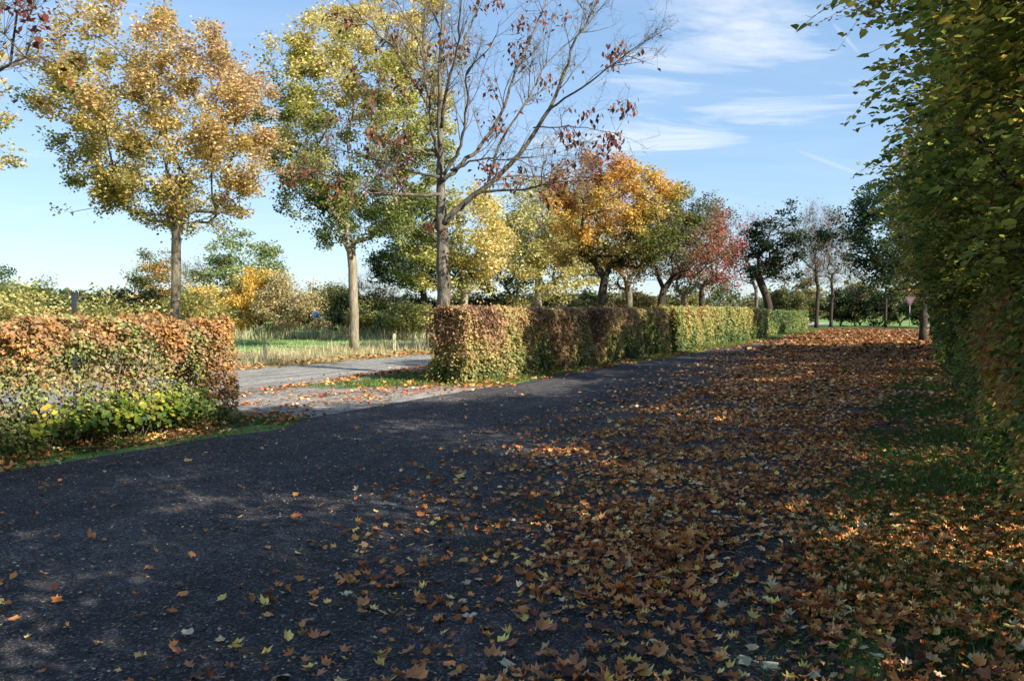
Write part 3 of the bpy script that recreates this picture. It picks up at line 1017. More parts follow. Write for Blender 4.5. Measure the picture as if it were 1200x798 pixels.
# ------------------------------------------------------------------ hedges
def hedge(name, label, u0, u1, v_front, depth, h, n, size, palette, tfun, seed, dens=None, rough=.07, shell=.16, stems=True, sgap=.12, side=-1, top_f=None, group=None, stem_mat=None, both=True, lmat=None):
    """a clipped hedge running along u; v_front is the face towards the car park; side=-1: body lies at smaller v"""
    rng = np.random.default_rng(seed)
    L = u1 - u0
    base = uv((u0 + u1) / 2, v_front + side * depth / 2)
    root = empty(name, base)
    tag(root, label, 'hedge', group)
    areas = np.array([L * h, L * h * (.6 if both else .25), L * depth, depth * h, depth * h, L * h * .5])
    kind = rng.choice(6, size=n, p=areas / areas.sum())
    a = rng.uniform(0, 1, n)
    b = rng.uniform(0, 1, n)
    e = rng.exponential(shell, n)
    uu = u0 + a * L
    dv = np.zeros(n)
    zz = b * h
    m = kind == 0
    dv[m] = e[m]
    m = kind == 1
    dv[m] = depth - e[m]
    m = kind == 2
    dv[m] = b[m] * depth
    zz[m] = h - e[m]
    m = kind == 3
    dv[m] = a[m] * depth
    uu[m] = u0 + e[m]
    m = kind == 4
    dv[m] = a[m] * depth
    uu[m] = u1 - e[m]
    m = kind == 5
    dv[m] = rng.uniform(0, depth, m.sum())
    dv = np.clip(dv, 0, depth)
    zz = np.clip(zz, 0.02, None)
    # rounded upper edge and an uneven, twiggy surface
    pnt = np.stack([uu, dv, zz], 1)
    off = rough * wob(pnt, 2.2, seed) + rough * .7 * wob(pnt, 7, seed + 1)
    edge = np.clip((zz - (h - .25)) / .25, 0, 1)
    dv = dv + np.where(dv < depth / 2, -off + .10 * edge ** 2, off - .10 * edge ** 2)
    if top_f is not None:
        zz = zz * (1 + top_f(uu))
    zz = zz + rough * .8 * wob(pnt, 4, seed + 2) * (zz / h)
    spr = rng.uniform(size=n) < .02
    zz = np.where(spr & (zz > h * .8), zz + rng.exponential(.07, n), zz)
    if dens is not None:
        keep = rng.uniform(size=n) < dens(uu, dv, zz)
        uu, dv, zz = uu[keep], dv[keep], zz[keep]
    N = len(uu)
    vv = v_front + side * dv
    p = uv_arr(uu, vv, zz)
    cell = wob(np.stack([uu, dv, zz], 1), 9, seed + 8) * .5
    t = tfun(uu, dv, zz) + .18 * cell + rng.normal(size=N) * .15
    c = ramp(palette, t) * (1 + .27 * rng.normal(size=(N, 1))).clip(.4, 1.8)
    outv = np.where(dv < depth / 2, 1, -1)[:, None] * np.array([[NX * -side, NY * -side, .15]])
    leaf_obj('foliage', p, size * rng.uniform(.65, 1.25, N), c, lmat or M_LEAF, root, loc=base, up=.25, droop=.35, width=.78, rng=rng, nrm=outv * .7, shape='rhomb')
    if stems:
        tr = Tubes()
        k = int(L / sgap)
        for i in range(k):
            u = u0 + .1 + (L - .2) * (i + rng.uniform(.2, .8)) / k
            v = v_front + side * (depth / 2 + rng.normal() * depth * .12)
            top = h * rng.uniform(.75, .97)
            m = 5
            pts = np.array([uv(u + rng.normal() * .04 * j, v + rng.normal() * .05 * j, top * j / (m - 1)) for j in range(m)])
            tr.add(pts, np.linspace(rng.uniform(.012, .024), .005, m), 5, cap=False)
        ns = int(L * 130)
        u = rng.uniform(u0, u1, ns)
        z = rng.uniform(.1, h * .9, ns)
        v = v_front + side * rng.uniform(.15, .85, ns) * depth
        A = uv_arr(u, v, z)
        B = A + unit(rng.normal(size=A.shape) * [1, 1, .5] + [0, 0, .8]) * rng.uniform(.15, .4, (ns, 1))
        pb, _ = None, None
        ub, vb = to_uv(B[:, 0], B[:, 1])
        vb = np.clip(vb, min(v_front, v_front + side * depth), max(v_front, v_front + side * depth))
        B = uv_arr(ub, vb, np.minimum(B[:, 2], h))
        tr.sticks(A, B, .0045, .002)
        tr.obj('stems', stem_mat or M_TWIG, root, loc=base)
    return root


HL = pal('344c14', '5c7420', '8a8c34', '948650', '927444', '8e6634', '925e28', 'b08430')
HM = pal('3c5220', '66742e', '97903f', 'a68a4c', 'a07650', '805c3c', '664630')
HG = pal('34481a', '4c6024', '6c762e', '8a8638', '9c8c44', '98783c')


def hedges():
    def tl(u, d, z):
        q = np.stack([u, d, z], 1)
        t = .40 + .34 * np.clip((z - 1.08 + .34 * wob(q, 2.6, 61)) / .42, 0, 1) - .30 * np.clip((.62 - z + .2 * wob(q, 2.0, 62)) / .4, 0, 1) + .34 * wob(q, 3.0, 63)
        endc = np.clip((u - 7.9) / .45, 0, 1) * np.clip((z - .2) / .4, 0, 1)
        t = np.maximum(t, t * (1 - endc) + (.93 + .1 * wob(q, 4, 64)) * endc)
        return t

    def dl(u, d, z):
        hole = wob(np.stack([u * 1.0, d, z], 1), 3.4, 77)
        mid = np.exp(-((z - .78) / .36) ** 2) * (u < 7.9)
        return np.clip(1.0 - mid * (.80 + .5 * hole) - .25 * np.clip(hole, 0, 1), .04, 1)
    hedge('clipped_hedge', 'sunlit beech hedge on the left, thin in the middle, its top turned orange brown', -1.5, 8.5, -9.3, 1.0, 1.52, 105000, .056, HL, tl, 101, dl, rough=.13, stems=True, sgap=.12)
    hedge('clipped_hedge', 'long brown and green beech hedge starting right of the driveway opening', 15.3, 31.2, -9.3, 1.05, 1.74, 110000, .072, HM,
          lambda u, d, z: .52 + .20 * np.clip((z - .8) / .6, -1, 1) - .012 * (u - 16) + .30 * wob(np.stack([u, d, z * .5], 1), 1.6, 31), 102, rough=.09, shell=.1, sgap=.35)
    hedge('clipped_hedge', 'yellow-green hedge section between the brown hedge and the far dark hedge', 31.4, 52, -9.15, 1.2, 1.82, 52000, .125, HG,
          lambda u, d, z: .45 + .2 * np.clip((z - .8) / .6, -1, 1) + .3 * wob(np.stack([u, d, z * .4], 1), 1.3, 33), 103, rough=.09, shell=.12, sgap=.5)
    hedge('clipped_hedge', 'low dark hedge at the far end behind the yellow-green section', 52.6, 74, -9.6, 1.2, 1.65, 26000, .17, HG,
          lambda u, d, z: .28 + .25 * wob(np.stack([u, d, z], 1), 1.0, 34), 104, rough=.12, shell=.15, sgap=.6)
    # right hand hedge: shaded, brown stretch near, green beyond
    RB = pal('26380f', '364c16', '50601c', '747022', '8c6a28', '845628', '704a2a')

    def tr_(u, d, z):
        t = .30 + .22 * wob(np.stack([u, d, z], 1), 1.3, 35)
        brown = np.exp(-((u - 10.0) / 2.6) ** 2) * np.clip((z - .45) / .3, 0, 1) * np.clip((2.1 - z) / .5, 0, 1)
        return t + .45 * brown
    hedge('hornbeam_hedge', 'near shaded hedge, green with a brown stretch, along the right side of the leaf strip', 1.5, 24, .62, 1.2, 2.0, 95000, .07, RB, tr_, 105, rough=.16, shell=.2, side=1, both=False, sgap=.3, lmat=M_LEAF_THIN,
          stem_mat=M_BARK_DARK)
    hedge('hornbeam_hedge', 'far continuation of the right hand hedge, green, reaching the end of the car park', 24, 44, .35, 1.6, 2.1, 30000, .13, RB, lambda u, d, z: .3 + .25 * wob(np.stack([u, d, z], 1), 1.3, 36), 106,
          rough=.2, shell=.2, side=1, both=False, sgap=.5, lmat=M_LEAF_THIN, stem_mat=M_BARK_DARK)


# ------------------------------------------------------------------ ground
def sheet(name, pts, z, mat, kind='structure', step=None, relief=0.0, seed=0):
    """a flat or gently uneven sheet over the polygon pts (u, v)"""
    import bmesh
    bm = bmesh.new()
    vs = [bm.verts.new((*uv(u, v)[:2], z)) for (u, v) in pts]
    bm.faces.new(vs)
    bmesh.ops.triangulate(bm, faces=bm.faces[:])
    bm.normal_update()
    for f in bm.faces:
        if f.normal.z < 0:
            f.normal_flip()
    me = bpy.data.meshes.new(name)
    bm.to_mesh(me)
    bm.free()
    o = mesh_obj(name, me, mat)
    tag(o, kind=kind)
    return o


def ragged(u0, u1, v, amp, seed, n=60):
    r = np.random.default_rng(seed)
    us = np.linspace(u0, u1, n)
    w = np.zeros(n)
    for k in range(5):
        w += np.sin(us * (.35 + .9 * k) + r.uniform(0, 6)) * amp / (1 + k * .6)
    return [(float(a), float(v + b)) for a, b in zip(us, w)]


M_FIELD = noise_mat('field_grass', ['4a5c2a', '617a38', '74904a', '8a9a5c'], scale=.35, bump=.6, bscale=18, detail=9, bdist=.05)
M_SOIL = noise_mat('soil_and_grass', ['2c3216', '3d4a1e', '4b4426', '57492e'], scale=1.6, bump=.7, bscale=40, bdist=.03)
M_LOT = gravel_mat('lot_gravel', '252426', '3c3a3d', '6e6a67', moss='3a4028', patch=.45, stone=70, light_amt=.45)
M_DRIVE = gravel_mat('drive_gravel', '66615b', '928b82', 'b5aea3', patch=.9, stone=60, light_amt=.6)
M_ROAD = gravel_mat('road_asphalt', '74726c', '8b8983', 'a5a29a', patch=.6, stone=110, light_amt=.4)
M_DRYVERGE = noise_mat('dry_verge', ['5c5a30', '7c7444', '95875a', '6a7434'], scale=1.4, bump=.6, bscale=30, bdist=.03)


def ground():
    g = sheet('ground', [(-1200, -1200), (1200, -1200), (1200, 1200), (-1200, 1200)], -.03, M_FIELD)
    sheet('verge_left', ragged(-14, 9.0, -8.75, .10, 1) + [(8.7, -10.2), (8.2, -11.2), (5.6, -12.35), (-14, -12.35)][0:4], -.022, M_SOIL)
    sheet('verge_middle', [(13.0, -11.35), (14.1, -10.5), (15.0, -9.4)] + ragged(15.2, 80, -8.85, .10, 2, 90) + [(80, -12.4), (17, -12.45), (14.4, -12.0)], -.022, M_SOIL)
    sheet('verge_right', [(-14, 6)] + ragged(-14, 78, -.35, .16, 3, 90) + [(78, 6)], -.022, M_SOIL)
    sheet('dry_verge', [(-40, -17.25), (-40, -25)] + ragged(-39, 119, -25, .5, 4, 60) + [(120, -17.25)], -.022, M_DRYVERGE)
    sheet('parking_lot', ragged(-14, 9.0, -8.45, .13, 5, 110) + ragged(9.1, 15.2, -8.6, .02, 6, 8) + ragged(15.4, 78, -8.55, .12, 7, 90) + ragged(78, -14, -.2, .16, 8, 90), -.012, M_LOT)
    sheet('driveway', [(9.1, -8.5), (9.0, -10.2), (8.6, -11.2), (6.2, -12.4), (17, -12.45), (14.6, -12.0), (13.2, -11.35), (14.3, -10.5), (15.1, -9.4), (15.4, -8.5)], -.016, M_DRIVE)
    sheet('road', [(-60, -12.3), (-60, -17.3), (130, -17.3), (130, -12.3)], -.010, M_ROAD)
    sheet('verge_far', [(77.5, -12), (77.5, 8), (92, 30), (95, -30)], -.02, M_SOIL)


# ------------------------------------------------------------------ leaf litter, stones, grass
LITTER = warm('46301f', '72422a', '94562d', 'aa6a34', 'b67c44', 'c09058', 'caa474', 'd4b88c')


def litter_density(u, v):
    """leaves per unit, 0..1"""
    p = np.stack([u, v, u * 0], 1)
    n1 = wob(p, .9, 201)
    n2 = wob(p, 2.6, 202)
    # heavy towards the right hand hedge, thinning to the left; the heavy strip widens with distance
    edge = np.interp(u, [2.0, 3.5, 5.9, 8.8, 17.5, 28, 44, 60, 80], [-1.5, -2.1, -2.9, -3.7, -4.7, -5.7, -7.6, -9, -9])
    d = np.clip((v - edge) / 1.3 + .2, 0, 1)
    d = d * np.clip(.74 + .5 * n1 + .45 * n2, np.interp(u, [4, 8], [.3, .04]), 1.1)
    # a lighter scatter up to the first wheel track, then drifts lying along it
    s = np.clip((v - edge + 1.9) / 1.2, 0, 1) * .14 * (1 + .9 * n2)
    drift = np.exp(-((v + 4.15 + .25 * np.sin(u * .5) - .05 * u * .3) / .28) ** 2) * np.clip((u - 6.8) / 1.5, 0, 1) * np.clip((26 - u) / 6, 0, 1) * (.75 + .5 * n2)
    drift2 = np.exp(-((v + 3.2 - .02 * u) / .3) ** 2) * np.clip((u - 6.5) / 2, 0, 1) * (.55 + .5 * n1)
    bare = np.exp(-((v + 1.05) / .28) ** 2) * np.exp(-((u - 5.2) / 1.2) ** 2) * .8
    thin = .007 + .008 * np.clip(n2, 0, 1)
    d = np.maximum.reduce([d, s, drift, drift2]) * (1 - bare)
    # grass strip beside the right hand hedge keeps fewer leaves
    strip = np.clip((v + .8) / .3, 0, 1) * np.clip((u - 5.6) / 3, 0, 1) * np.clip(.75 + .6 * n2, 0, 1) * np.clip((24 - u) / 5, 0, 1)
    d = d * (1 - .86 * strip)
    d = np.maximum(d, thin)
    # clean worn lane at the far left of the car park
    return np.clip(d, 0, 1)


def in_view(p, margin=1.08):
    ok = p[:, 1] > .8
    x = p[:, 0] / np.maximum(p[:, 1], .1)
    ok &= np.abs(x) < .653 * margin
    return ok


def litter():
    rng = np.random.default_rng(300)
    allp, alls, allt = [], [], []

    def scatter(u0, u1, v0, v1, per, fn, size, zmax=.02, tint=None):
        n = int((u1 - u0) * (v1 - v0) * per)
        u = rng.uniform(u0, u1, n)
        v = rng.uniform(v0, v1, n)
        k = rng.uniform(size=n) < fn(u, v)
        u, v = u[k], v[k]
        z = rng.uniform(.002, zmax, len(u))
        p = uv_arr(u, v, z)
        allp.append(p)
        alls.append(size * rng.uniform(.55, 1.2, len(u)))
        t = .42 + rng.normal(size=len(u)) * .24 + .10 * wob(p, 1.5, 210)
        if tint is not None:
            t = t + tint(u, v)
        allt.append(t)
    scatter(.5, 8, -8.6, 1.2, 860, litter_density, .074, .028)
    scatter(8, 16, -8.6, .9, 480, litter_density, .074, .028)
    scatter(16, 34, -8.6, .8, 330, litter_density, .095, .03)
    scatter(34, 80, -8.6, .8, 95, litter_density, .18, .04)
    # strips under the hedges
    scatter(0, 9.4, -9.4, -8.2, 260, lambda u, v: np.clip((-8.2 - v) / .3, 0, 1) * np.clip(.5 + .6 * wob(np.stack([u, v, u], 1), 3, 5), 0, 1), .075, .03)
    scatter(14.0, 52, -9.4, -8.3, 120, lambda u, v: np.clip(.4 + .6 * wob(np.stack([u, v, u], 1), 2, 6), 0, 1), .10, .03)
    # the driveway opening: two long streaks swept by tyres, and the road edge

    def drive(u, v):
        a = np.exp(-((v + 12.2 + .14 * (u - 12)) / .32) ** 2) * np.clip((u - 6) / 3, 0, 1)
        b = np.exp(-((v + 10.5 - .12 * (u - 12)) / .2) ** 2) * np.clip((16 - u) / 2, 0, 1)
        c = np.exp(-((v + 9.5) / .5) ** 2) * .35
        return np.clip(a * .9 + b * .6 + c + .03, 0, 1) * np.clip(.7 + .5 * wob(np.stack([u, v, u], 1), 1.7, 6), 0, 1)
    scatter(6, 20, -13.8, -8.6, 330, drive, .08, .03, lambda u, v: -.1 + 0 * u)
    scatter(17, 52, -12.9, -11.6, 120, lambda u, v: .55 + 0 * u, .12, .03, lambda u, v: -.12 + 0 * u)
    scatter(13, 52, -11.8, -10.3, 30, lambda u, v: .3 + 0 * u, .12, .03)
    scatter(0, 50, -18.6, -17.0, 45, lambda u, v: np.clip(.6 + .4 * wob(np.stack([u, v, u], 1), .8, 9), 0, 1), .14, .08, lambda u, v: .05 + 0 * u)
    p = np.concatenate(allp)
    s = np.concatenate(alls)
    t = np.concatenate(allt)
    k = in_view(p, 1.6)
    p, s, t = p[k], s[k], t[k]
    col = ramp(LITTER, np.abs(t))
    yel = rng.uniform(size=len(p)) < .07
    col[yel] = ramp(pal('a88a1c', 'c9a42c', 'd8c060'), rng.uniform(size=yel.sum()))
    pale = rng.uniform(size=len(p)) < .02
    col[pale] = ramp(pal('a89a78', 'b8a880'), rng.uniform(size=pale.sum()))
    col *= (1 + .22 * rng.normal(size=(len(p), 1))).clip(.4, 1.6)
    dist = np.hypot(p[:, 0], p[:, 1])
    col *= np.interp(dist, [12, 36], [1, .52])[:, None]      # colour darkened with distance to tone down the sunlight on far leaves
    # the 300 nearest that show become objects of their own
    vis = in_view(p, .97) & (p[:, 1] > 3.45)
    idx = np.where(vis)[0]
    idx = idx[np.argsort(dist[idx] / s[idx])][:300]
    single = np.zeros(len(p), bool)
    single[idx] = True
    rest = ~single
    near = rest & (dist < 13)
    far = rest & (dist >= 13)
    q = dict(up=1.5, droop=0.0, rng=rng)
    V1, f1, c1, k1 = leaf_geo(p[near], s[near] * 1.15, shape='maple', **q)
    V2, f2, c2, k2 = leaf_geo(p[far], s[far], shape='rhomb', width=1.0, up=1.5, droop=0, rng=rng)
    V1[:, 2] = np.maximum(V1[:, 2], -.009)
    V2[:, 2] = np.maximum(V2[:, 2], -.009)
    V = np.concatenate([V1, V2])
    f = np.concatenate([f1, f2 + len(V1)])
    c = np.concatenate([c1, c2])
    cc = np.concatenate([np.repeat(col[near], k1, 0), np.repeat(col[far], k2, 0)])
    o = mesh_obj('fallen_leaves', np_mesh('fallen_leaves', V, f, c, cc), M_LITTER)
    tag(o, kind='stuff', label='brown fallen leaves strewn over the car park and its verges', cat='leaves')
    # single leaves: a few shapes in a few colours, copied
    kinds = {
        'orange brown': ('9c5a2c', 'b87438'), 'dark brown': ('4a2e20', '6a4028'), 'tan': ('a88458', 'bf9c6c'), 'yellow': ('c09a20', 'd6b83c'), 'pale': ('a89a78', 'b8a880'),
    }
    protos = {}
    for kn, (c0, c1_) in kinds.items():
        lst = []
        for j in range(5):
            V_, f_, c_, kk = leaf_geo(np.zeros((1, 3)), np.array([.1]), shape='maple', up=4.5, droop=0, rng=rng)
            V_ = V_.copy()
            V_[:, 2] -= V_[:, 2].min()
            colr = ramp(pal(c0, c1_), rng.uniform(size=1))
            fc = np.repeat(colr, kk, 0) * rng.uniform(.85, 1.15, (kk, 1))
            me = np_mesh('fallen_leaf', V_, f_, c_, fc)
            me.materials.append(M_LITTER)
            lst.append(me)
        protos[kn] = lst
    names = list(kinds)
    ref = np.array([ramp(pal(*kinds[n]), np.array([.5]))[0] for n in names])
    for i in idx:
        kn = names[int(np.argmin(np.abs(np.sqrt(ref) - np.sqrt(col[i])[None]).sum(1)))]
        o = bpy.data.objects.new('fallen_leaf', random.choice(protos[kn]))
        COL.objects.link(o)
        o.location = (float(p[i, 0]), float(p[i, 1]), float(p[i, 2]) - .008)
        sc = float(s[i] * 1.15 / .1)
        o.scale = (sc, sc, sc)
        o.rotation_euler = (random.gauss(0, .12), random.gauss(0, .12), random.uniform(0, 6.28))
        u_, v_ = to_uv(p[i, 0], p[i, 1])
        where = 'lying singly on the bare gravel in the left foreground' if v_ < -2.1 else 'among the thick leaves in the right foreground'
        tag(o, f'{kn} fallen maple leaf {where}', 'leaf', f'{kn} fallen leaves {"on the left" if v_ < -2.1 else "on the right"}')
    # small crumbs of leaf and bark
    rng2 = np.random.default_rng(301)
    n = 26000
    u = rng2.uniform(1, 14, n)
    v = rng2.uniform(-8.4, .6, n)
    p = uv_arr(u, v, rng2.uniform(-.008, .0, n))
    k = in_view(p, 1.1)
    p = p[k]
    col = ramp(pal('3a2a1e', '5c442e', '8a6c48', 'b09a78'), rng2.uniform(size=len(p)))
    o = leaf_obj('leaf_crumbs', p, rng2.uniform(.008, .028, len(p)), col, M_LITTER, up=2.2, droop=0, rng=rng2, shape='rhomb')
    tag(o, kind='stuff', label='small brown crumbs of leaf scattered on the gravel', cat='debris')


def gravel():
    rng = np.random.default_rng(310)
    n = 90000
    u = rng.uniform(1.2, 11, n)
    v = rng.uniform(-8.9, .2, n)
    p = uv_arr(u, v, np.full(n, -.011))
    k = in_view(p, 1.05) & (np.hypot(p[:, 0], p[:, 1]) < 9.5)
    k &= rng.uniform(size=n) < np.clip(6.0 / np.hypot(p[:, 0], p[:, 1]), 0, 1)
    p = p[k]
    N = len(p)
    s = rng.uniform(.004, .0115, N)
    base = np.array([[1, 0, 0], [0, 1, 0], [-1, 0, 0], [0, -1, 0], [0, 0, .8], [.6, .6, .5]], float)[:5]
    jit = rng.uniform(.6, 1.3, (N, 5, 3))
    th = rng.uniform(0, 6.28, N)
    V = base[None] * jit * s[:, None, None]
    cx, sx = np.cos(th)[:, None], np.sin(th)[:, None]
    V = np.stack([V[..., 0] * cx - V[..., 1] * sx, V[..., 0] * sx + V[..., 1] * cx, V[..., 2]], -1) + p[:, None]
    f = np.array([[0, 1, 4], [1, 2, 4], [2, 3, 4], [3, 0, 4]])[None] + np.arange(N)[:, None, None] * 5
    col = ramp(pal('2a2828', '3a3836', '53504c', '827e78'), rng.beta(1.3, 2.6, N))
    o = mesh_obj('gravel', np_mesh('gravel', V.reshape(-1, 3), f.ravel(), np.full(N * 4, 3), np.repeat(col, 4, 0)), M_STONE)
    tag(o, kind='stuff', label='loose dark gravel stones on the car park', cat='gravel')


def attr_mat(name, rough=.8):
    m, n, l = new_mat(name)
    out = n.new('ShaderNodeOutputMaterial')
    at = n.new('ShaderNodeAttribute')
    at.attribute_name = 'Col'
    p = n.new('ShaderNodeBsdfPrincipled')
    p.inputs['Roughness'].default_value = rough
    l.new(at.outputs['Color'], p.inputs['Base Color'])
    l.new(p.outputs[0], out.inputs['Surface'])
    return m


M_STONE = attr_mat('stone')


def blades(name, label, u, v, z, h, w, cols, rng, lean=.35, seg2=True):
    n = len(u)
    p = uv_arr(u, v, z)
    k = in_view(p, 1.5)
    p, h, w, cols = p[k], h[k], w[k], cols[k]
    n = len(p)
    th = rng.uniform(0, 6.28, n)
    s = np.stack([np.cos(th), np.sin(th), np.zeros(n)], 1) * (w / 2)[:, None]
    ln = rng.normal(size=(n, 3)) * [1, 1, 0] * lean
    H = h[:, None]
    mid = p + np.array([0, 0, .55]) * H + ln * H * .3
    tip = p + np.array([0, 0, 1.0]) * H * .95 + ln * H
    V = np.stack([p - s, p + s, mid + s * .8, mid - s * .8, tip], 1)
    b = np.arange(n)[:, None] * 5
    idx = np.concatenate([b + [[0, 1, 2, 3]], b + [[3, 2, 4]]], 1)
    counts = np.tile([4, 3], n)
    o = mesh_obj(name, np_mesh(name, V.reshape(-1, 3), idx.ravel(), counts, np.repeat(cols, 2, 0)), M_GRASS)
    tag(o, label, 'grass', kind='stuff')
    return o


def grass():
    rng = np.random.default_rng(320)
    GP = warm('26381a', '38521f', '4e6a2a', '688038', '8a8c54')

    def patch(u0, u1, v0, v1, per, fn=None):
        n = int((u1 - u0) * (v1 - v0) * per)
        u = rng.uniform(u0, u1, n)
        v = rng.uniform(v0, v1, n)
        if fn is not None:
            k = rng.uniform(size=n) < fn(u, v)
            u, v = u[k], v[k]
        return u, v

    def nz(s, seed, lo=0.0, a=1.0):
        return lambda u, v: np.clip(lo + a * wob(np.stack([u, v, u * 0], 1), s, seed), 0, 1)
    # right strip
    parts = []
    a = patch(2, 12, -1.0, 1.0, 3200, lambda u, v: np.clip((v + .95) / .5, 0, 1) * nz(1.6, 40, .75, .7)(u, v) * np.clip((u - 3.2) / 2.2, .12, 1))
    parts.append((*a, .065, .0055))
    a = patch(12, 26, -1.1, .9, 1600, lambda u, v: np.clip((v + 1.0) / .5, 0, 1) * nz(1.2, 41, .6, .7)(u, v))
    parts.append((*a, .07, .008))
    # tufts between the leaves
    a = patch(1.5, 12, -3.9, -.9, 1500, lambda u, v: np.clip(wob(np.stack([u, v, u * 0], 1), 1.9, 42) * 1.1 - .22, 0, 1) * np.clip((v + 3.9) / .8, 0, 1))
    parts.append((*a, .035, .004))
    a = patch(12, 24, -3.6, -.9, 500, lambda u, v: np.clip(wob(np.stack([u, v, u * 0], 1), 1.5, 43) - .3, 0, 1))
    parts.append((*a, .04, .008))
    u = np.concatenate([x[0] for x in parts])
    v = np.concatenate([x[1] for x in parts])
    h = np.concatenate([np.full(len(x[0]), x[2]) for x in parts]) * rng.uniform(.5, 1.6, len(u))
    w = np.concatenate([np.full(len(x[0]), x[3]) for x in parts])
    c = ramp(GP, .38 + .18 * rng.normal(size=len(u)))
    blades('grass', 'short green grass beside the right hand hedge and between the leaves', u, v, np.full(len(u), -.02), h, w, c, rng, .6)
    # verges under the clipped hedges
    parts = []
    a = patch(-1, 9.3, -10.6, -8.1, 1500, lambda u, v: np.clip((-8.2 - v + .25 * wob(np.stack([u, v, u * 0], 1), 3, 49)) / .5, 0, 1) * nz(2.2, 44, .5, .8)(u, v))
    parts.append((*a, .05, .006))
    a = patch(13.0, 36, -9.6, -8.35, 700, lambda u, v: np.clip((-8.35 - v) / .4, 0, 1) * nz(1.2, 45, .6, .7)(u, v) * (u - 13.0 > (v + 11.3) * .9))
    parts.append((*a, .07, .010))
    a = patch(36, 78, -10, -8.2, 260, lambda u, v: np.clip((-8.2 - v) / .4, 0, 1))
    parts.append((*a, .10, .018))
    a = patch(13.0, 34, -12.4, -9.6, 420, lambda u, v: ((u - 13.0) > (v + 11.35) * 1.1) * nz(1.0, 46, .8, .5)(u, v))
    parts.append((*a, .07, .012))
    u = np.concatenate([x[0] for x in parts])
    v = np.concatenate([x[1] for x in parts])
    h = np.concatenate([np.full(len(x[0]), x[2]) for x in parts]) * rng.uniform(.5, 1.6, len(u))
    w = np.concatenate([np.full(len(x[0]), x[3]) for x in parts])
    c = ramp(GP, .5 + .18 * rng.normal(size=len(u)))
    blades('verge_grass', 'green grass on the verges under the clipped hedges', u, v, np.full(len(u), -.022), h, w, c, rng, .5)
    # pale dry grass beyond the road
    n = 60000
    u = rng.uniform(8, 55, n)
    v = rng.uniform(-24.5, -17.35, n)
    den = np.clip(.35 + .6 * wob(np.stack([u, v, u * 0], 1), .8, 47), .12, 1)
    k = rng.uniform(size=n) < den
    u, v, den = u[k], v[k], den[k]
    h = rng.gamma(3, .07, len(u)) * (.5 + .9 * den) * np.clip((-17.2 - v) / 1.5, .25, 1)
    DP = pal('56662a', '7c7c44', 'a09468', 'bcae84', 'cabd98')
    c = ramp(DP, .35 + .8 * h + .18 * rng.normal(size=len(u)))
    blades('dry_grass', 'pale dry grass with tall stalks along the far side of the road', u, v, np.full(len(u), -.022), h, np.full(len(u), .016), c, rng, .25)
    n = 26000
    u = rng.uniform(12, 70, n)
    v = rng.uniform(-42, -24.5, n)
    h = rng.uniform(.04, .12, n)
    c = ramp(pal('506a34', '68863e', '86a054', 'a0ac70'), rng.uniform(size=n))
    blades('meadow_grass', 'bright green meadow grass beyond the dry verge', u, v, np.full(n, -.03), h, np.full(n, .03), c, rng, .4)
    # dead stalks at the meadow's far side
    n = 9000
    X = rng.uniform(-30, 10, n)
    Yy = 49 + rng.normal(size=n) * 1.2
    uu, vv = to_uv(X, Yy)
    h = rng.gamma(4, .12, n)
    c = ramp(DP, .4 + .3 * rng.normal(size=n))
    blades('reed_grass', 'tall dead grass stalks along the far side of the meadow', uu, vv, np.full(n, -.03), h, np.full(n, .03), c, rng, .2)


# ------------------------------------------------------------------ bushes and far trees
def bush(name, label, px, y_top, Y, wpx, palette, t0, seed, n=5000, leaf=.2, cat='bush', group=None, gap=.1, base_z=0.0, zc=None, hollow=.3, y_bot=None, nt=70, tw=4, depth=None, twl=.7, lump=.3):
    """a shrub or small tree: many stems from the ground, foliage in clumps"""
    rng = np.random.default_rng(seed)
    half = wpx / F * Y / 2
    ztop = P(px, y_top, Y)[2]
    zb = .15 if y_bot is None else P(px, y_bot, Y)[2]
    c = P(px, 365, Y)
    base = np.array([c[0], c[1], 0])
    cen = (c[0], c[1], (ztop + zb) / 2)
    rad = (half, depth or half * .9, (ztop - zb) / 2)
    tl = np.array([[base[0], base[1], z] for z in np.linspace(-.05, max(.25, zb * .9), 4)])
    return tree(name, label, cat, base, tl, cen, rad, palette, lambda p: t0 + .3 * wob(p, 1.3 if Y < 60 else .9, seed), nt, n, leaf, .04 + half * .03, seed, M_BARK_DARK, .22 + half * .05, gap=gap, hollow=hollow,
                group=group, twig_n=tw, twig_l=twl, lump=lump, back=.1, crown_name='foliage')


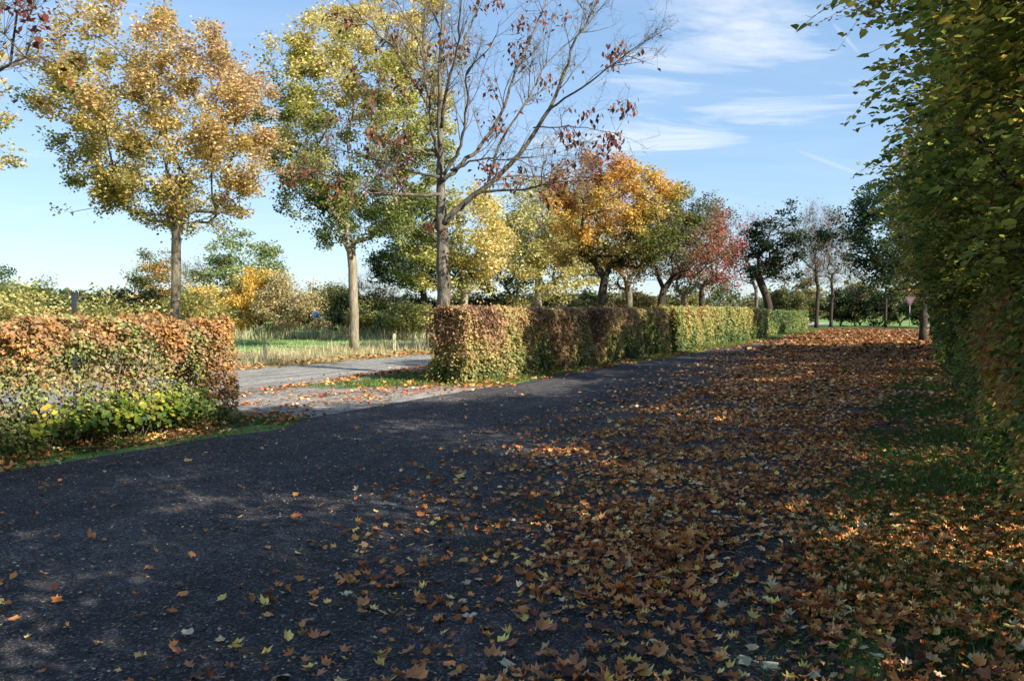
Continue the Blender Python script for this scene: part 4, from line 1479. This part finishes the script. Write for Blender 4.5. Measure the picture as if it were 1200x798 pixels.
def background():
    OL = pal('23300f', '38451a', '545a26', '75702e', '8a7c3a')
    bush('oak_tree', 'rounded green tree low behind the left end of the left hedge', 18, 318, 52, 100, GREEN, .75, 401, 14000, .16, 'tree')
    bush('field_maple', 'dense green and golden shrub right behind the trunk of the golden maple', 192, 303, 56, 66, pal('22340f', '3d5016', '6f6f1c', 'a8861e', 'b8761e'), .6, 402, 14000, .14, 'bush', gap=.03)
    bush('hazel_bush', 'small bright yellow bush just right of the golden maple trunk', 238, 333, 57, 62, YELLOW, .6, 403, 5000, .17, gap=.08)
    bush('hazel_bush', 'golden yellow bush at the far edge of the meadow', 300, 314, 56, 74, YELLOW, .6, 404, 19000, .16, gap=.0, lump=.22)
    bush('hawthorn_bush', 'thin greyish tan bush right beside the golden yellow bush', 340, 325, 54, 74, TAN, .6, 405, 13000, .15, lump=.3, gap=.1, tw=9)
    bush('willow_tree', 'airy pale green tree rising behind the golden yellow bush', 285, 279, 74, 112, pal('3c4c24', '5a6c36', '7c8848', '98985c'), .6, 406, 8000, .26, 'tree', gap=.2, y_bot=350, nt=120)
    bush('bare_tree', 'small bare purplish tree between the golden maple trunk and the airy pale green tree', 228, 305, 70, 40, TAN, .3, 407, 500, .15, 'tree', tw=12, y_bot=350)
    bush('thorn_bush', 'dark green wide bush behind the left hedge', 150, 345, 50, 90, DARKGREEN, .5, 408, 5000, .18, gap=.06)
    bush('hazel_bush', 'yellow-green bush peeping over the left hedge beside the dark post', 118, 352, 24, 90, PALEYEL, .55, 409, 5500, .10, gap=.1)
    bush('hazel_bush', 'yellow-green bush peeping over the leftmost part of the left hedge', 30, 354, 22, 110, PALEYEL, .5, 410, 6500, .10, gap=.1)
    bush('hazel_bush', 'low olive bush behind the right part of the left hedge', 225, 352, 30, 70, PALEYEL, .45, 427, 5000, .11, gap=.1)
    # a belt of scrub behind the meadow
    belt = [(382, 338, 56, 60, OL, .5, 'olive scrub bush beyond the meadow, left of the tall maple trunk'), (408, 352, 55, 40, DARKGREEN, .5, 'dark scrub bush directly left of the tall maple trunk'),
            (440, 352, 57, 56, OL, .35, 'rounded olive scrub bush right of the tall maple trunk'), (476, 350, 60, 52, OL, .45, 'olive scrub bush second right of the tall maple trunk'),
            (428, 370, 52, 34, PALEYEL, .6, 'low yellow-green sapling bush in front of the dark scrub'), (478, 362, 50, 60, PALEYEL, .35, 'flat topped yellow-green bush in front of the olive scrub'),
            (515, 350, 62, 70, DARKGREEN, .5, 'dark scrub bush behind the bare oak trunk'), (560, 348, 62, 60, OL, .3, 'olive scrub bush behind the small yellow-green maple'),
            (600, 350, 60, 40, PALEYEL, .45, 'bright yellow-green bush over the middle hedge'), (648, 345, 66, 60, DARKGREEN, .6, 'dark scrub bush right of the pale yellow maple trunk'),
            (690, 350, 72, 60, OL, .5, 'olive bush left of the orange tree trunk'), (745, 345, 70, 60, pal('54501c', '7c6a26', '946a30'), .5, 'brownish bush right of the orange tree trunk'),
            (800, 342, 75, 60, OL, .7, 'yellowish bush between the two reddening trees'), (850, 335, 78, 70, OL, .5, 'tall olive bush over the yellow-green hedge section'),
            (915, 345, 84, 44, OL, .45, 'olive bush behind the far dark hedge'), (940, 330, 92, 52, OL, .75, 'yellowish scrub left of the two bare trees'),
            (985, 342, 90, 36, DARKGREEN, .8, 'dark green bush right of the two bare trees'), (1008, 330, 94, 44, OL, .75, 'pale scrub at the end of the car park'),
            (1024, 330, 88, 32, DARKGREEN, .6, 'dark upright bush left of the road sign'), (1055, 338, 92, 50, OL, .5, 'olive scrub behind the road sign'), (1085, 340, 86, 44, OL, .3, 'olive scrub right of the road sign'),
            (1130, 330, 80, 90, OL, .3, 'olive scrub hidden by the right hand hedge')]
    for k, (px, yt, Y, w, pl, t0, lab) in enumerate(belt):
        bush('scrub_bush', lab, px, yt, Y, w, pl, t0, 440 + k, 6500 if w > 40 else 4000, .17 if Y < 70 else .22, group='scrub beyond the meadow' if px < 870 else 'scrub at the end of the car park', gap=.07, nt=60)
    # darker trees between the maples
    b, tl = trunk_line(497, 0, 57, 3.1, seed=21, wig=.05)
    tree('oak_tree', 'dark green spreading tree with a dark trunk just left of the bare oak trunk', 'tree', b, tl, (P(488, 300, 57)[0], 57, 4.9), (4.0, 3.0, 1.9), DARKGREEN,
         lambda p: .5 + .3 * wob(p, 1, 4), 130, 9000, .2, .22, 471, M_BARK_DARK, .3, gap=.12)
    b, tl = trunk_line(594, 0, 60, 2.6, seed=22, wig=.06)
    tree('oak_tree', 'dark green tree with a dark forked trunk between the two yellow maples', 'tree', b, tl, (P(592, 300, 60)[0], 60, 5.0), (3.2, 3.0, 2.6), DARKGREEN,
         lambda p: .6 + .3 * wob(p, 1, 4), 130, 8000, .21, .24, 472, M_BARK_DARK, .3, gap=.12)
    b, tl = trunk_line(737, 0, 60, 3.2, seed=23, wig=.03)
    tree('maple_tree', 'brown topped maple standing behind the orange tree', 'tree', b, tl, (P(715, 300, 60)[0], 60, 7.3), (5.2, 4.4, 4.3), pal('5a5224', '8a6a34', '94583a', '8a4a3a'),
         lambda p: .5 + .1 * (p[:, 2] - 7) + .3 * wob(p, 1, 4), 260, 12000, .2, .26, 473, M_BARK, .35, gap=.1, hollow=.2)
    b, tl = trunk_line(650, 0, 66, 4, seed=24, wig=.03)
    tree('maple_tree', 'thin leaved brownish tree top above the pale yellow maple', 'tree', b, tl, (P(665, 300, 66)[0], 66, 8.6), (5.0, 4, 4.2), pal('6a5c34', '8a6c44', '8a5a44'),
         lambda p: .5 + .3 * wob(p, 1, 4), 220, 5000, .2, .2, 474, M_TWIG, .35, gap=.1, twig_l=.9, twig_n=10)
    b, tl = trunk_line(800, 0, 64, 3, seed=25, wig=.03)
    tree('lime_tree', 'dull grey-green tree behind the reddening trees', 'tree', b, tl, (P(812, 300, 64)[0], 64, 6.9), (4.0, 3.4, 4.0), pal('3a4a30', '55603c', '6c6c44'),
         lambda p: .5 + .3 * wob(p, 1, 4), 170, 7000, .2, .18, 475, M_TWIG, .32, gap=.12, twig_n=8)
    # bare far trees
    for k, (px, yt, Y, w, lab) in enumerate(((85, 342, 95, 44, 'bare far tree just left of the golden shrub, nearest the dark post'), (112, 342, 100, 36, 'second bare far tree right of the dark post'),
                                             (138, 345, 105, 36, 'third bare far tree right of the dark post'), (425, 318, 62, 34, 'thin bare tree right beside the tall maple trunk'),
                                             (458, 335, 66, 50, 'spreading bare tree between the tall maple and the dark spreading tree'), (390, 335, 70, 46, 'bare twiggy tree over the olive scrub left of the tall maple'),
                                             (58, 346, 92, 40, 'bare far tree left of the dark post'), (1002, 318, 92, 30, 'thin bare tree right of the two big bare trees'))):
        bush('bare_tree', lab, px, yt, Y, w, TAN, .3, 480 + k, 250, .16, 'tree', tw=22, nt=60, y_bot=372, group='bare trees in the distance', twl=.9)
    # slim dark trunk at the end of the car park
    b, tl = trunk_line(1038, 0, 84, 5.2, seed=26, wig=.02)
    tree('pine_tree', 'slim dark straight stemmed tree left of the road sign', 'tree', b, tl, (b[0], 84, 6.3), (1.3, 1.3, 1.6), DARKGREEN, lambda p: .5 + .2 * wob(p, 1, 3), 50, 1100, .22, .13, 490, M_BARK_DARK, .25, gap=.2)


def bramble():
    rng = np.random.default_rng(610)
    base = uv(6.9, -9.15)
    root = empty('bramble_bush', base)
    tag(root, 'low yellow-green bramble with large leaves growing out of the foot of the left hedge', 'bush')
    tr = Tubes()
    ends = []
    for i in range(34):
        u = 6.5 + rng.normal() * .5
        v = -9.2 + rng.uniform(-.2, .1)
        a = rng.uniform(-1, 1)
        l = rng.uniform(.35, .8)
        pts = np.array([uv(u + a * l * t * .7, v + l * .5 * t, .02 + l * .95 * math.sin(t * 2.1) * (.9 - .25 * t)) for t in np.linspace(0, 1, 6)])
        tr.add(pts, np.linspace(.006, .002, 6), 4, cap=False)
        ends.append(pts[2:])
    tr.obj('stems', M_TWIG, root, loc=base)
    e = np.concatenate(ends)
    n = 1000
    p = e[rng.integers(0, len(e), n)] + rng.normal(size=(n, 3)) * [.07, .07, .06]
    p[:, 2] = np.maximum(p[:, 2], .02)
    c = ramp(warm('2e4216', '48601e', '6c7824', '9a8e2a', 'b49c36'), .45 + .35 * wob(p, 2.4, 4) + .18 * rng.normal(size=n))
    leaf_obj('foliage', p, rng.uniform(.045, .095, n), c, M_LEAF, root, loc=base, shape='oval', up=.4, droop=.3, width=.85, rng=rng, nrm=np.array([[NX, NY, .2]]) * .8)


def far_woods():
    # distant belt of woodland round the fields: reads as one mass
    rng = np.random.default_rng(500)
    ps, cs, ss = [], [], []
    for (X0, X1, Yb, h) in ((-260, -60, 210, 8), (-60, 60, 240, 7), (60, 260, 190, 9)):
        n = 9000
        x = rng.uniform(X0, X1, n)
        y = Yb + rng.normal(size=n) * 8
        hh = h * (.65 + .35 * wob(np.stack([x, y, y], 1), .08, 7))
        z = rng.uniform(0, 1, n) ** .8 * hh
        ps.append(np.stack([x, y, z], 1))
    p = np.concatenate(ps)
    col = ramp(pal('2c3820', '46502c', '6a6434', '7c6c44'), .4 + .3 * wob(p, .05, 3) + .15 * rng.normal(size=len(p)))
    o = leaf_obj('far_woodland', p, rng.uniform(.9, 1.8, len(p)), col, M_LEAF, up=.3, rng=rng)
    tag(o, 'low belt of woodland on the horizon', 'woodland', kind='stuff')


# ------------------------------------------------------------------ posts and signs
def box_mesh(name, sx, sy, sz, bevel=.008, z0=0, taper=0.0):
    import bmesh
    bm = bmesh.new()
    bmesh.ops.create_cube(bm, size=1)
    for v in bm.verts:
        k = 1 - (taper if v.co.z > 0 else 0)
        v.co = Vector((v.co.x * sx * k, v.co.y * sy * k, (v.co.z + .5) * sz + z0))
    bmesh.ops.bevel(bm, geom=bm.edges[:], offset=bevel, segments=2, affect='EDGES')
    me = bpy.data.meshes.new(name)
    bm.to_mesh(me)
    bm.free()
    return me


def posts():
    import bmesh
    items = [(310, 26.8, .58, .11, M_WOOD_OLD, 'short dark square post on the verge left of the tall maple'), (462, 34.5, .72, .13, M_WOOD_PALE, 'short pale wooden post in the dry grass right of the tall maple'),
             (484, 37, .55, .08, M_WOOD_PALE, 'thin pale stake right of the short pale wooden post'), (305, 49.5, .75, .14, M_WOOD_PALE, 'pale post at the far side of the meadow below the golden yellow bush'),
             (362, 49.5, .8, .14, M_WOOD_PALE, 'pale post at the far side of the meadow below the round blue sign')]
    for (px, Y, h, w, m, lab) in items:
        b = P(px, 365, Y)
        b[2] = -.03
        root = empty('wooden_post', b)
        tag(root, lab, 'post', 'short posts beyond the road')
        mesh_obj('shaft', box_mesh('shaft', w, w, h - .05, .008), m, root)
        mesh_obj('cap', box_mesh('cap', w * .86, w * .86, .05, .015, z0=h - .05, taper=.35), m, root)
    # wire fence posts right of the verge
    for k, px in enumerate((500, 508)):
        b = P(px, 365, 36 + k * 5)
        b[2] = -.03
        root = empty('fence_post', b)
        tag(root, ('thin dark fence post close to the left end of the middle hedge', 'farther thin dark fence post half hidden by the middle hedge')[k], 'post', 'thin fence posts')
        mesh_obj('shaft', box_mesh('shaft', .06, .06, 1.15, .006), M_WOOD_OLD, root)
    # dark post behind the left hedge
    b = P(87, 365, 13.6)
    b[2] = -.03
    root = empty('metal_post', b)
    tag(root, 'slim dark grey post rising just behind the left hedge', 'post')
    mt = plain_mat('dark_metal', '33383c', .5)
    mesh_obj('shaft', box_mesh('shaft', .075, .06, 2.0, .006), mt, root)
    mesh_obj('cap', box_mesh('cap', .085, .07, .03, .006, z0=1.95 + .035), mt, root)
    # round blue sign
    white = plain_mat('sign_white', '9aa0a0', .5)
    blue = plain_mat('sign_blue', '34506e', .5)
    red = plain_mat('sign_red', 'a02020', .4)
    steel = plain_mat('galvanised', '8a8e90', .45)

    def disc(name, r, t, mat, parent, y, z, n=40, rot=0):
        bm = bmesh.new()
        bmesh.ops.create_cone(bm, cap_ends=True, segments=n, radius1=r, radius2=r, depth=t)
        bmesh.ops.rotate(bm, verts=bm.verts, matrix=__import__('mathutils').Matrix.Rotation(math.radians(90), 3, 'X'))
        if rot:
            bmesh.ops.rotate(bm, verts=bm.verts, matrix=__import__('mathutils').Matrix.Rotation(rot, 3, 'Y'))
        bmesh.ops.translate(bm, verts=bm.verts, vec=(0, y, z))
        me = bpy.data.meshes.new(name)
        bm.to_mesh(me)
        bm.free()
        return mesh_obj(name, me, mat, parent)

    def pole(parent, h, r=.03):
        t = Tubes()
        t.add([[0, 0, 0], [0, 0, h]], [r, r], 14)
        return t.obj('pole', steel, parent)
    b = P(370, 365, 48.5)
    b[2] = -.03
    root = empty('road_sign', b)
    tag(root, 'small round blue traffic sign before the dark scrub beyond the meadow', 'sign')
    pole(root, 1.75)
    disc('rim', .22, .012, white, root, -.04, 1.5)
    disc('sign_face', .205, .012, blue, root, -.048, 1.5)
    b = P(379, 365, 48.5)
    b[2] = -.03
    root = empty('marker_sign', b)
    tag(root, 'tiny pale marker plate right of the round blue sign', 'sign')
    pole(root, 1.35, .02)
    mesh_obj('plate', box_mesh('plate', .2, .02, .2, .004, z0=1.2), white, root).location = (0, -.035, 0)
    # give way sign, point down
    b = P(1066, 365, 70)
    b[2] = -.02
    root = empty('give_way_sign', b)
    tag(root, 'triangular give way sign with its point down at the end of the car park', 'sign')
    pole(root, 2.9, .038)

    def tri(name, s, t, mat, y, zc):
        bm = bmesh.new()
        R = s / math.sqrt(3)
        pts = []
        for k in range(3):
            a = math.radians(-90 + 120 * k)
            for da in (-9, 0, 9):
                aa = a + math.radians(da)
                pts.append((math.cos(aa) * R * (.94 if da else .97), math.sin(aa) * R * (.94 if da else .97)))
        f = [bm.verts.new((x, y - t / 2, zc + z)) for x, z in pts]
        g = [bm.verts.new((x, y + t / 2, zc + z)) for x, z in pts]
        bm.faces.new(f)
        bm.faces.new(g[::-1])
        for i in range(9):
            bm.faces.new((f[i], g[i], g[(i + 1) % 9], f[(i + 1) % 9]))
        bmesh.ops.recalc_face_normals(bm, faces=bm.faces)
        me = bpy.data.meshes.new(name)
        bm.to_mesh(me)
        bm.free()
        return mesh_obj(name, me, mat, root)
    tri('sign_border', .92, .012, plain_mat('sign_border_dull', '5c3236', .6), -.05, 2.72)
    tri('sign_face', .60, .008, plain_mat('sign_face_dull', '5f5459', .6), -.062, 2.72)


ground()
hedges()
bare_oak()
maples()
hedge_row_trees()
right_trees()
background()
bramble()
far_woods()
posts()
litter()
gravel()
grass()
